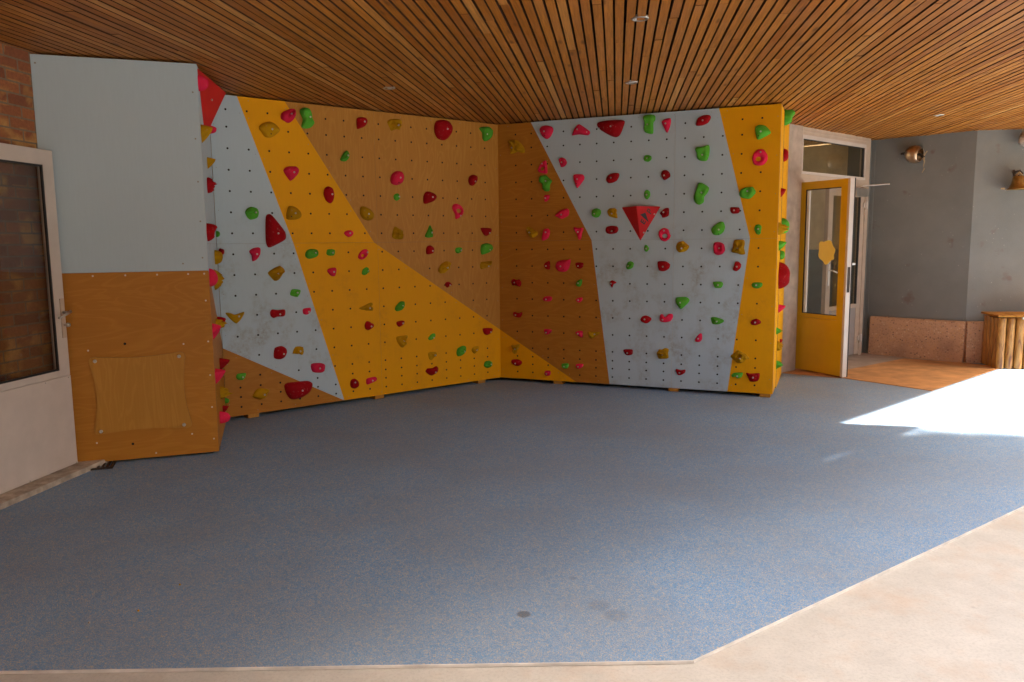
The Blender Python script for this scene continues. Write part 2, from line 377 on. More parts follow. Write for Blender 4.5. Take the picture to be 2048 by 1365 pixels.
# ------------------------------------------------------------ ground
bm = bmesh.new(); prism_xy(bm, [(-60, -60), (60, -60), (60, 60), (-60, 60)], -.4, -.012)
tag(link('concrete_ground', bm, MAT['concrete']), 'pale worn concrete ground', kind='structure')
EDGE = [(-3.6, 2.70), (.659, 2.741), (2.964, 4.392), (9.0, 8.72)]
bm = bmesh.new(); prism_xy(bm, EDGE + [(9.0, 9.4), (5.7, 9.8), (4.7, 10.8), (3.3, 9.4), (3.0, 9.7), (-3.3, 9.7)], -.011, 0)
tag(link('rubber_floor', bm, MAT['rubber']), 'speckled blue safety rubber floor', kind='structure')
bm = bmesh.new()
for p, q in zip(EDGE, EDGE[1:]):
    d = Vector((q[0] - p[0], q[1] - p[1], 0)).normalized(); n = Vector((d.y, -d.x, 0))
    prism_xy(bm, [(p[0], p[1]), (q[0], q[1]), (q[0] + n.x * .006, q[1] + n.y * .006), (p[0] + n.x * .006, p[1] + n.y * .006)], -.010, .0005)
tag(link('edge_trim', bm, MAT['strip']), 'thin pale trim between rubber and concrete', kind='structure')
bm = bmesh.new(); prism_xy(bm, [(3.13, 9.02), (3.72, 8.62), (4.27, 7.85), (5.86, 9.25), (5.65, 9.60), (5.07, 10.02), (3.91, 9.14), (3.45, 9.36)], .0005, .006)
tag(link('orange_matting', bm, MAT['mat_o']), 'worn orange entrance matting', kind='structure')
bm = bmesh.new(); prism_xy(bm, [(3.45, 9.36), (3.91, 9.142), (5.07, 10.022), (5.65, 9.602), (5.75, 9.75), (4.7, 10.9)], .0005, .004)
tag(link('entrance_floor', bm, MAT['mat_b']), 'beige screed floor before the door', kind='structure')

# ------------------------------------------------------------ roof and slatted ceiling
ROOF = [(-6, -9.0), (.6, -9.0), (.7, 2.1), (.95, 2.38), (4.5, 4.85), (5.65, 5.70), (5.07, 5.85), (9.0, 9.34), (9.0, 10.2), (5.9, 10.2), (4.8, 11.3), (3.2, 9.95), (-6, 9.95)]
bm = bmesh.new(); prism_xy(bm, ROOF, 2.925, 3.25)
tag(link('roof', bm, MAT['roof']), 'flat roof over the covered yard', kind='structure')
rz = math.radians(-7.575); cr, sr = math.cos(-rz), math.sin(-rz)
loc = [(x * cr - y * sr, x * sr + y * cr) for x, y in ROOF]
def spans(x):
    ys = []
    for i, p in enumerate(loc):
        q = loc[(i + 1) % len(loc)]
        if (p[0] > x) != (q[0] > x): ys.append(p[1] + (q[1] - p[1]) * (x - p[0]) / (q[0] - p[0]))
    ys.sort(); return list(zip(ys[::2], ys[1::2]))
bm = bmesh.new(); tone = bm.faces.layers.float.new('tone')
PITCHX, SW = .0624, .0488
x = -7.6
while x < 9.5:
    bias = random.gauss(0, .12)
    for a_, b_ in spans(x):
        y = a_ + .01
        nxt = y - random.random() * 2.5
        while y < b_ - .07:
            nxt += random.uniform(1.6, 3.4); y2 = min(nxt, b_ - .01)
            if nxt - y < .05: continue
            jx = random.gauss(0, .0011); jz = random.gauss(0, .0012)
            t_ = min(1, max(0, random.betavariate(2.3, 3.1) + bias + (.35 if random.random() < .03 else 0)))
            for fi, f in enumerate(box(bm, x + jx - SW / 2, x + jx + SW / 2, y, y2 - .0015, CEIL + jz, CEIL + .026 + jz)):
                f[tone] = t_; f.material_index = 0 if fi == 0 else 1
            y = y2
    x += PITCHX
ceil_ = link('ceiling', bm, [MAT['slat'], MAT['slat_gap_shade']]); ceil_.rotation_euler = (0, 0, rz); tag(ceil_, 'slatted timber ceiling', kind='structure')
bm = bmesh.new(); prism_xy(bm, [(p[0], p[1]) for p in ROOF], 2.888, 2.90)
o = link('backing', bm, MAT['dark']); tag(o, 'dark membrane above the slats', kind='structure')
bm = bmesh.new()
for i in range(6):
    p, q = ROOF[i], ROOF[i + 1]; d = Vector((q[0] - p[0], q[1] - p[1], 0)).normalized(); n = Vector((d.y, -d.x, 0)) * .02
    prism_xy(bm, [(p[0], p[1]), (q[0], q[1]), (q[0] + n.x, q[1] + n.y), (p[0] + n.x, p[1] + n.y)], 2.84, 3.28)
tag(link('roof_fascia', bm, MAT['ply']), 'timber fascia round the roof edge', kind='structure')

LS = [('recessed ceiling spotlight nearest the top of the picture', .763, 4.753), ('recessed ceiling spotlight above the big red top hold of the right wall', .997, 6.609),
      ('recessed ceiling spotlight above the ochre bone hold of the left wall', -1.002, 6.735), ('recessed ceiling spotlight near the round copper bell', 4.525, 8.487)]
def make_spot():
    bm = bmesh.new(); lathe(bm, [(.052, .012), (.052, .0), (.046, -.004), (.036, -.003), (.033, .012)], seg=28)
    o = link('ceiling_spotlight', bm, MAT['steel'], smooth=True)
    bm = bmesh.new(); lathe(bm, [(.0325, .003), (.022, .001), (.0001, .0)], seg=20); link('lens', bm, MAT['white'], o, True)
    return o
proto = make_spot()
for i, (lb, x, y) in enumerate(LS):
    o = proto
    if i:
        o = proto.copy(); COL.objects.link(o)
        for ch in proto.children:
            c = ch.copy(); COL.objects.link(c); c.parent = o
    o.location = (x, y, CEIL - .002); tag(o, lb, 'spotlight', 'spotlights in the slatted ceiling')

# ------------------------------------------------------------ brick wall, step, left door, grate
bm = bmesh.new(); box(bm, -9.0, 4.6, 0, .22, -.01, 2.838)
o = PB.put(link('brick_wall', bm, MAT['brick']), 0, 0, 0)
tag(o, 'red and yellow brick wall at the far left behind the white door', 'brick wall')
# walls hidden behind the climbing wall that close the covered yard
bm = bmesh.new(); box(bm, -3.3, 3.1, 9.62, 9.85, -.01, 2.9)
tag(link('back_wall', bm, MAT['render']), 'rendered wall behind the climbing wall', kind='structure')

door = tag(PB.put(empty('glazed_door'), 0, 0, .11), 'white glazed door folded back against the brick wall', 'door')
X0 = -.93
bm = bmesh.new()
box(bm, X0, -.004, 0, .05, .67, .70); box(bm, X0, -.092, 0, .05, 2.10, 2.185)
box(bm, X0, X0 + .09, 0, .05, .70, 2.10); box(bm, -.092, -.004, 0, .05, .70, 2.185)
box(bm, X0 + .09, -.092, -.006, .0, .70, .715); box(bm, -.107, -.092, -.006, 0, .715, 2.085); box(bm, X0 + .09, -.092, -.006, 0, 2.085, 2.10)
link('door_frame', bm, MAT['wframe'], door)
bm = bmesh.new(); box(bm, X0, -.004, -.004, .048, .045, .668, bev=.003)
for x, z in ((-.90, .655), (-.25, .655), (-.03, .655), (-.02, .05), (-.46, .05)): disc(bm, x, -.005, z, .005, 1)
link('kick_panel', bm, [MAT['wframe'], MAT['screw']], door)
bm = bmesh.new(); box(bm, -.118, -.107, -.002, .012, .715, 2.085); box(bm, X0 + .09, -.107, -.002, .012, .715, .727); box(bm, X0 + .09, -.107, -.002, .012, 2.073, 2.085)
link('gasket', bm, MAT['gasket'], door)
bm = bmesh.new(); box(bm, X0 + .09, -.118, .02, .026, .727, 2.073)
link('glass_pane', bm, MAT['glass'], door)
bm = bmesh.new(); box(bm, -.052, -.016, -.009, 0, .93, 1.20, bev=.003)
hp = link('lock_plate', bm, MAT['wframe2'], door)
bm = bmesh.new(); tube(bm, [(-.034, -.008, 1.105), (-.034, -.055, 1.105)], .009)
tube(bm, [(-.02, -.055, 1.11), (-.07, -.058, 1.095), (-.14, -.056, 1.075)], [.010, .009, .008]); link('lever_handle', bm, MAT['steel'], door, True)
bm = bmesh.new(); lathe(bm, [(.0001, .045), (.013, .043), (.015, .03), (.009, .02), (.009, 0)], Matrix.Translation((-.034, -.005, 1.02)) @ Matrix.Rotation(math.pi / 2, 4, 'X'), 16)
link('thumb_turn', bm, MAT['steel'], door, True)
bm = bmesh.new(); box(bm, -1.6, .16, -.235, -.0, -.01, .036, bev=.008); prism_xz(bm, [(-1.6, .0365), (.02, .0365), (.02, .042), (-1.6, .042)], -.10, 0)
tag(PB.put(link('door_step', bm, MAT['stone']), 0, 0, 0), 'worn pale stone step under the white door', 'door step')
bm = bmesh.new()
box(bm, -.03, .255, .17, .19, .0005, .012); box(bm, -.03, .255, -.11, -.09, .0005, .012); box(bm, -.03, -.01, -.09, .17, .0005, .012); box(bm, .235, .255, -.09, .17, .0005, .012)
for k in range(8): box(bm, .005 + k * .029, .017 + k * .029, -.09, .17, .0005, .010)
o = link('drain_grate', bm, MAT['iron']); o.location = (-3.09, 5.37, .0); o.rotation_euler = (0, 0, math.radians(19)); tag(o, 'rusty iron foot grate half under the left box', 'grate')

# ------------------------------------------------------------ climbing wall
wall = tag(empty('climbing_wall', PL.at(0)), 'corner climbing wall of pale blue, orange and plywood panels', 'climbing wall')
def panel(name, plane, poly, mat, y0=0, th=.018, holes=(), screws=(), lab=None):
    """One sheet of the wall: the polygon is in wall metres, split by the joints between boards."""
    bm = bmesh.new(); pieces = [poly]
    for ax, v in (CUTS.get(id(plane), ())):
        nx = []
        for p in pieces:
            nx += [q for q in (clip(p, lambda t: t[ax] - v - .0006), clip(p, lambda t: v - .0006 - t[ax])) if len(q) > 2]
        pieces = nx
    for p in pieces: prism_xz(bm, p, y0, y0 + th, 0, 1)
    for u, z in holes: disc(bm, u, y0 - .0012, z, .0094, 2, 12)
    for u, z in screws: disc(bm, u, y0 - .0010, z, .0036 if plane is not PF else .0065, 3, 8)
    o = link(name, bm, [MAT[mat], MAT['edge'], MAT['hole'], MAT['screw_pale'] if plane is PF and mat != 'blue_clean' else MAT['screw']])
    o.parent = wall; o.matrix_parent_inverse = wall.matrix_world.inverted()
    o.location = plane.at(0) - PL.at(0); o.rotation_euler = (0, 0, plane.rz); o.matrix_parent_inverse = Matrix()
    if lab: o['label'] = lab
    return o
def inside(p, poly):
    c = False
    for i, a_ in enumerate(poly):
        b_ = poly[(i + 1) % len(poly)]
        if (a_[1] > p[1]) != (b_[1] > p[1]) and p[0] < (b_[0] - a_[0]) * (p[1] - a_[1]) / (b_[1] - a_[1]) + a_[0]: c = not c
    return c
def margin(p, poly, d=.012): return all(inside((p[0] + dx, p[1] + dz), poly) for dx in (-d, d) for dz in (-d, d))
ROWS = [2.696] + [2.551 - .1805 * k for k in range(13)] + [.29, .205, .115]
ROWS = sorted({round(r, 3) for r in ROWS if not .21 < r < .385} | {.29})
GRID_L = [(-.183 - .1843 * k, z) for k in range(16) for z in ROWS]
GRID_R = [(.208 + .1815 * k, z) for k in range(15) for z in ROWS]
def edge_screws(poly, d=.03, step=.36, off=.05):
    out = []
    n = len(poly)
    for i in range(n):
        a_, b_ = Vector(poly[i]), Vector(poly[(i + 1) % n]); L = (b_ - a_).length
        if L < .2: continue
        t_ = (b_ - a_) / L; m = Vector((-t_.y, t_.x))
        s = off + random.random() * .1
        while s < L - .04:
            for sg in (1, -1):
                q = a_ + t_ * s + m * d * sg
                if margin(q, poly, .006): out.append((q.x, q.y))
            s += step
    return out
CUTS = {id(PL): [(1, 1.56), (0, -1.52)], id(PR): [(1, 1.56), (0, 1.925)], id(PS): [(1, 1.56)], id(PF): [], id(PT): [(1, 1.56)]}
T = 2.815
L_BLUE = [(-3.083, T), (-2.844, T), (-2.392, 1.56), (-1.941, .037), (-3.083, .656)]
L_OR = [(-2.844, T), (-2.414, T), (-1.56, 1.56), (0, .578), (0, .037), (-1.941, .037), (-2.392, 1.56)]
L_PLY = [(-2.414, T), (0, T), (0, .578), (-1.56, 1.56)]
L_TRI = [(-3.083, .656), (-1.941, .037), (-3.083, .037)]
R_TRI = [(0, .578), (.896, .037), (0, .037)]
R_PLY = [(0, T), (.385, T), (1.062, 1.56), (1.266, .037), (.896, .037), (0, .578)]
R_BLUE = [(.385, T), (2.344, T), (2.667, 1.56), (2.488, .037), (1.266, .037), (1.062, 1.56)]
R_OR = [(2.344, T), (2.92, T), (2.92, .037), (2.488, .037), (2.667, 1.56)]
def hl(grid, poly): return [p for p in grid if margin(p, poly)]
for nm, pl, poly, mat, grid, lb in (
    ('blue_panel', PL, L_BLUE, 'blue', GRID_L, 'pale blue painted panel left of the orange band'),
    ('orange_panel', PL, L_OR, 'orange', GRID_L, 'orange painted band widening to the inner corner'),
    ('plywood_panel', PL, L_PLY, 'ply', GRID_L, 'large bare plywood panel left of the inner corner'),
    ('plywood_panel', PL, L_TRI, 'plyr', GRID_L, 'low plywood triangle at the left'),
    ('orange_panel', PR, R_TRI, 'orange', GRID_R, 'low orange triangle right of the inner corner'),
    ('plywood_panel', PR, R_PLY, 'plyr', GRID_R, 'plywood panel right of the inner corner, shade in its tone'),
    ('blue_panel', PR, R_BLUE, 'blue', GRID_R, 'large scuffed pale blue panel'),
    ('orange_panel', PR, R_OR, 'orange', GRID_R, 'orange painted panel at the right end')):
    panel(nm, pl, poly, mat, holes=hl(grid, poly), screws=edge_screws(poly), lab=lb)
SL = PS.len
S_BLUE = [(.0, T), (SL - .02, T), (SL - .02, .70), (.0, 1.37)]; S_PLY = [(.0, 1.37), (SL - .02, .70), (SL - .02, .02), (.0, .02)]
panel('side_panel', PS, S_BLUE, 'blue', lab='pale blue side of the left box'); panel('side_panel', PS, S_PLY, 'plyr', lab='plywood side of the left box')
FL = PF.len
panel('front_panel', PF, [(.004, 1.368), (FL, 1.368), (FL, T), (.004, T)], 'blue_clean', .0, .018, screws=[(FL - .035, z) for z in (2.62, 2.3, 2.0, 1.72, 1.46)] + [(.03, 2.76), (.86, 1.42)], lab='plain pale blue front of the left box')
fp = panel('front_panel', PF, [(.004, .02), (FL, .02), (FL, 1.366), (.004, 1.366)], 'plyr', -.001, .018,
           holes=[(.446, .861), (.451, .132)], screws=[(.07 + .205 * k, 1.345) for k in range(5)] + [(FL - .03, z) for z in (1.345, 1.15, .85, .6, .36, .12)] + [(.21, .825), (.83, .84), (.22, .16), (.85, .17), (.6, .05)], lab='plywood front of the left box')
# scalloped hatch
def scallop():
    pts = []
    corners = [(.209, .778), (.836, .785), (.855, .219), (.211, .221)]
    bow = [(0, .010), (.012, 0), (0, .0), (-.018, 0)]
    bow = [(0, -.012), (-.018, .0), (0, .012), (.022, 0)]
    n = 4
    for i in range(4):
        a_, b_ = Vector(corners[i]), Vector(corners[(i + 1) % 4]); d = (b_ - a_); r = .035
        p0 = a_ + d.normalized() * r; p1 = b_ - d.normalized() * r
        for k in range(9):
            s = k / 8; q = p0.lerp(p1, s) + Vector(bow[i]) * math.sin(math.pi * s) * 1.6; pts.append((q.x, q.y))
        c = b_; d2 = (Vector(corners[(i + 2) % 4]) - b_).normalized(); p2 = b_ + d2 * r
        for s in (.3, .6): pts.append(tuple((1 - s) ** 2 * p1 + 2 * s * (1 - s) * (c - (d.normalized() - d2) * -.0) + s * s * p2))
    return pts
bm = bmesh.new(); sp_ = scallop(); prism_xz(bm, sp_, -.012, -.003, 0, 1)
hatch = link('hatch_board', bm, [MAT['hatch'], MAT['iron']], wall); hatch.location = PF.at(0) - PL.at(0); hatch.rotation_euler = (0, 0, PF.rz); hatch['label'] = 'pale scalloped plywood board screwed on the left box'
for x, z in ((.249, .748), (.795, .752), (.80, .245), (.253, .243)):
    bm = bmesh.new(); lathe(bm, [(.0001, .006), (.004, .006), (.0045, .009), (.011, .007), (.013, .0)], Matrix.Translation((x, -.012, z)) @ Matrix.Rotation(math.pi / 2, 4, 'X'), 16); link('screw', bm, MAT['steel'], hatch, True)
# right end: two yellow-orange sheets with a groove between
panel('end_panel', PT, [(.02, .037), (.47, .037), (.47, T), (.02, T)], 'orange', lab='front strip of the orange end face')
panel('end_panel', PT, [(.55, .0), (1.49, .0), (1.49, T), (.55, T)], 'orange', .0, lab='rear strip of the orange end face')
panel('groove_panel', PT, [(.46, .02), (.56, .02), (.56, T - .02), (.46, T - .02)], 'orange', .045)
for pl, u in ((PL, -2.84), (PL, -1.55), (PL, -.265), (PR, .68), (PR, 1.945), (PR, 2.85)):
    bm = bmesh.new(); box(bm, u - .05, u + .05, .004, .12, .001, .036, bev=.002)
    o = link('foot_block', bm, MAT['ply'], wall); o.location = pl.at(0) - PL.at(0); o.rotation_euler = (0, 0, pl.rz)
# pallets of dark timber carrying the wall, seen only through the gap at the floor
bm = bmesh.new()
for pl, a_, b_ in ((PL, -3.0, -.1), (PR, .15, 2.8)):
    for k in range(3):
        p = [pl.at(a_, 0, -.2 - .2 * k), pl.at(b_, 0, -.2 - .2 * k), pl.at(b_, 0, -.28 - .2 * k), pl.at(a_, 0, -.28 - .2 * k)]
        prism_xy(bm, [((q - PL.at(0)).x, (q - PL.at(0)).y) for q in p], .002, .03)
link('base_rail', bm, MAT['iron'], wall)

# big volumes
def volume(name, plane, verts, faces, label, mats=('vol',)):
    bm = bmesh.new(); vs = [bm.verts.new(v) for v in verts]
    for f in faces: bm.faces.new([vs[i] for i in f])
    bmesh.ops.recalc_face_normals(bm, faces=bm.faces)
    bmesh.ops.bevel(bm, geom=list(bm.edges), offset=.004, segments=2, affect='EDGES')
    o = link(name, bm, [MAT[m] for m in mats]); plane.put(o)
    return tag(o, label, 'climbing volume', 'red volumes on the climbing wall')
v1 = volume('climbing_volume', PR, [(1.383, 0, 1.892), (1.792, 0, 1.891), (1.585, 0, 1.544), (1.578, -.15, 1.895)], [(0, 1, 3), (1, 2, 3), (2, 0, 3), (0, 2, 1)], 'red three sided pyramid with black lettering on the right blue panel')
EL = [[[1.6322, -.0378, 1.7097], [1.6379, -.0382, 1.7204], [1.603, -.0757, 1.7527], [1.5973, -.0754, 1.7421]], [[1.6379, -.0382, 1.7204], [1.6495, -.0389, 1.7416], [1.6421, -.0469, 1.7485], [1.6305, -.0461, 1.7273]], [[1.6242, -.053, 1.7331], [1.6348, -.0537, 1.7526], [1.6274, -.0616, 1.7594], [1.6168, -.061, 1.74]], [[1.6104, -.0678, 1.7459], [1.622, -.0685, 1.7671], [1.6146, -.0765, 1.7739], [1.603, -.0757, 1.7527]]]
PLT = [[[1.6973, -.0347, 1.8116], [1.7026, -.0351, 1.8214], [1.6656, -.0748, 1.8553], [1.6602, -.0744, 1.8455]], [[1.673, -.0669, 1.8485], [1.6839, -.0676, 1.8684], [1.6765, -.0755, 1.8752], [1.6656, -.0748, 1.8553]], [[1.6881, -.0507, 1.8347], [1.6989, -.0514, 1.8547], [1.6918, -.0591, 1.8612], [1.6809, -.0584, 1.8413]], [[1.6874, -.0588, 1.8532], [1.6927, -.0591, 1.863], [1.6848, -.0676, 1.8702], [1.6795, -.0673, 1.8604]]]
TRI = [[[1.6026, -.1005, 1.8119], [1.6501, -.0757, 1.8316], [1.6737, -.018, 1.7316]]]
for nm, g, mt in (('printed_letter', EL, 'ink'), ('printed_triangle', TRI, 'ink'), ('printed_letter', PLT, 'ink2')):
    bm = bmesh.new()
    for k, pl in enumerate(g): bm.faces.new([bm.verts.new((p[0] + .0008 + .0001 * k, p[1] - .0009 - .0001 * k, p[2])) for p in pl])
    link(nm, bm, MAT[mt], v1)
NRM = Vector((.5, -.8, -.3)).normalized()
def bolt(parent, loc, nrm=Vector((0, -1, 0)), r=.0086, name='bolt'):
    bm = bmesh.new(); q = nrm.to_track_quat('Z', 'Y').to_matrix().to_4x4()
    lathe(bm, [(.0001, .0015), (r * .42, .0015), (r * .45, .0045), (r * .9, .004), (r, .001), (r, -.012)], Matrix.Translation(loc) @ q, 12)
    return link(name, bm, MAT['steel'], parent, True)
fn = (Vector((1.792, 0, 1.891)) - Vector((1.578, -.15, 1.895))).cross(Vector((1.585, 0, 1.544)) - Vector((1.578, -.15, 1.895))).normalized()
if fn.y > 0: fn = -fn
for p in ((1.73, -.0137, 1.8155), (1.622, -.0125, 1.6317)): bolt(v1, p, fn, .009)
v2 = volume('climbing_volume', PS, [(.05, 0, 2.80), (1.08, 0, 2.80), (.45, 0, 2.36), (.98, -.15, 2.80)], [(0, 1, 3), (1, 2, 3), (2, 0, 3), (0, 2, 1)], 'large plain red volume wedged in the top left corner')
fn2 = (Vector((.98, -.15, 2.80)) - Vector((.05, 0, 2.80))).cross(Vector((.45, 0, 2.36)) - Vector((.05, 0, 2.80))).normalized()
if fn2.y > 0: fn2 = -fn2
bolt(v2, Vector((.52, -.062, 2.66)), fn2, .008)

# ------------------------------------------------------------ climbing holds
def smooth_outline(P, k=3):
    n = len(P); out = []
    for i in range(n):
        p0, p1, p2, p3 = (Vector(P[(i + j - 1) % n]) for j in range(4))
        for s in range(k):
            t_ = s / k
            q = .5 * ((2 * p1) + (p2 - p0) * t_ + (2 * p0 - 5 * p1 + 4 * p2 - p3) * t_ * t_ + (3 * p1 - p0 - 3 * p2 + p3) * t_ ** 3)
            lin = p1.lerp(p2, t_); out.append(lin.lerp(q, .8))
    return out
def hold_mesh(P, kind, H, bolts, hole, seed, apex=None):
    bm = bmesh.new(); O = smooth_outline(P); n = len(O)
    ox = Vector((seed * 3.17 % 50, seed * 1.73 % 50, 0)); size = max(max(abs(p.x), abs(p.y)) for p in O)
    if kind == 'o' and hole:
        hx, hz, rx, rz_ = hole; rings = []
        c = Vector((hx, hz))
        I = []
        for p in O:
            d = (p - c); a_ = math.atan2(d.y, d.x); I.append(c + Vector((math.cos(a_) * rx, math.sin(a_) * rz_)))
        for q in (0, .08, .25, .45, .65, .85, 1):
            h = H * max(0, math.sin(math.pi * (q * .97 if q else 0))) ** .55 if q < 1 else H * .15
            rings.append([bm.verts.new((p.x + (i_.x - p.x) * q, -h - .001, p.y + (i_.y - p.y) * q)) for p, i_ in zip(O, I)])
        for r0, r1 in zip(rings, rings[1:]):
            for k in range(n): bm.faces.new((r0[k], r0[(k + 1) % n], r1[(k + 1) % n], r1[k]))
    else:
        cen = sum(O, Vector((0, 0))) / n
        ap = apex if apex else (cen.lerp(Vector(bolts[0]), .35) if bolts else cen)
        def height(p, s):
            e = {'k': 2.0, 'g': 2.6, 'w': 1.3, 'j': 3.4, 'c': 5}.get(kind, 2.9)
            h = H * max(0.0, 1 - s ** e) ** (.62 if kind != 'w' else .9)
            v = Vector((p.x, p.y, 0)) / max(size, .01)
            if kind == 'k':
                h *= 1 + .75 * noise.noise(v * 2.1 + ox) + .5 * noise.noise(v * 4.5 + ox) - .35 * (1 - abs(noise.noise(v * 3.1 - ox)) * 3)
            elif kind == 'g': h *= 1 + .20 * math.sin((v.y * 1.0 + v.x * .45 + .25 * noise.noise(v * 1.5 + ox)) * 13) * (1 - s ** 6)
            elif kind == 'j':
                b = Vector(bolts[0]) if bolts else cen
                h *= (1 - .55 * math.exp(-((p - (b + (ap - b) * .2)).length / (size * .38)) ** 2)) * (1.0 + .35 * v.y) * (1 + .15 * noise.noise(v * 2.2 + ox))
            elif kind == 'c': h *= 1 - .72 * max(0, 1 - (s / .62) ** 2) ** .7
            else: h *= 1 + .10 * noise.noise(v * 1.6 + ox)
            return max(h, .0)
        rings = []
        for s in (1.0, .985, .95, .88, .78, .65, .5, .34, .18):
            ring = []
            for p in O:
                q = ap + (p - ap) * s
                if kind == 'k' and .2 < s < .99:
                    w3 = Vector((q.x, q.y, 0)) / max(size, .01); q = q + Vector((noise.noise(w3 * 3 + ox), noise.noise(w3 * 3 - ox))) * size * .10
                ring.append(bm.verts.new((q.x, -height(q, s) - .0008, q.y)))
            rings.append(ring)
        tip = bm.verts.new((ap.x, -height(ap, 0) - .0008, ap.y))
        for r0, r1 in zip(rings, rings[1:]):
            for k in range(n): bm.faces.new((r0[k], r0[(k + 1) % n], r1[(k + 1) % n], r1[k]))
        for k in range(n): bm.faces.new((rings[-1][k], rings[-1][(k + 1) % n], tip))
    bmesh.ops.recalc_face_normals(bm, faces=bm.faces)
    top = max(bm.faces, key=lambda f: -f.calc_center_median().y)
    if top.normal.y > 0: bmesh.ops.reverse_faces(bm, faces=bm.faces)
    return bm
PLN = {'L': PL, 'R': PR, 'S': PS, 'T': PT}
WORN = {}
def add_hold(wl, col, kind, u, z, P, bolts, hole, lab, i, H=None, apex=None):
    xs = [p[0] for p in P]; zs = [p[1] for p in P]; m = min(max(xs) - min(xs), max(zs) - min(zs))
    if H is None:
        H = max(.022, min(.085, m * (.40 if kind != 'o' else .22)))
        if m > .16: H = min(H, .07)
    bm = hold_mesh(P, kind, H, bolts, hole, i + 1, apex)
    tree = BVHTree.FromBMesh(bm)
    o = link('climbing_hold', bm, MAT[col], smooth=True); PLN[wl].put(o, u, z)
    tag(o, lab, 'climbing hold', 'holds bolted to the climbing wall')
    for k, b in enumerate(bolts):
        hit = tree.ray_cast(Vector((b[0], -1, b[1])), Vector((0, 1, 0)))
        if hit[0] is None: continue
        n = hit[1]; n = -n if n.y > 0 else n
        n = (n + Vector((0, -2.5, 0))).normalized()
        if k == 0: bolt(o, hit[0] + n * .001, n)
        else: bolt(o, hit[0] + n * .0, n, .0055, 'screw').data.materials[0] = MAT['hole'] if max(max(xs) - min(xs), 0) < .19 else MAT['steel']
    return o
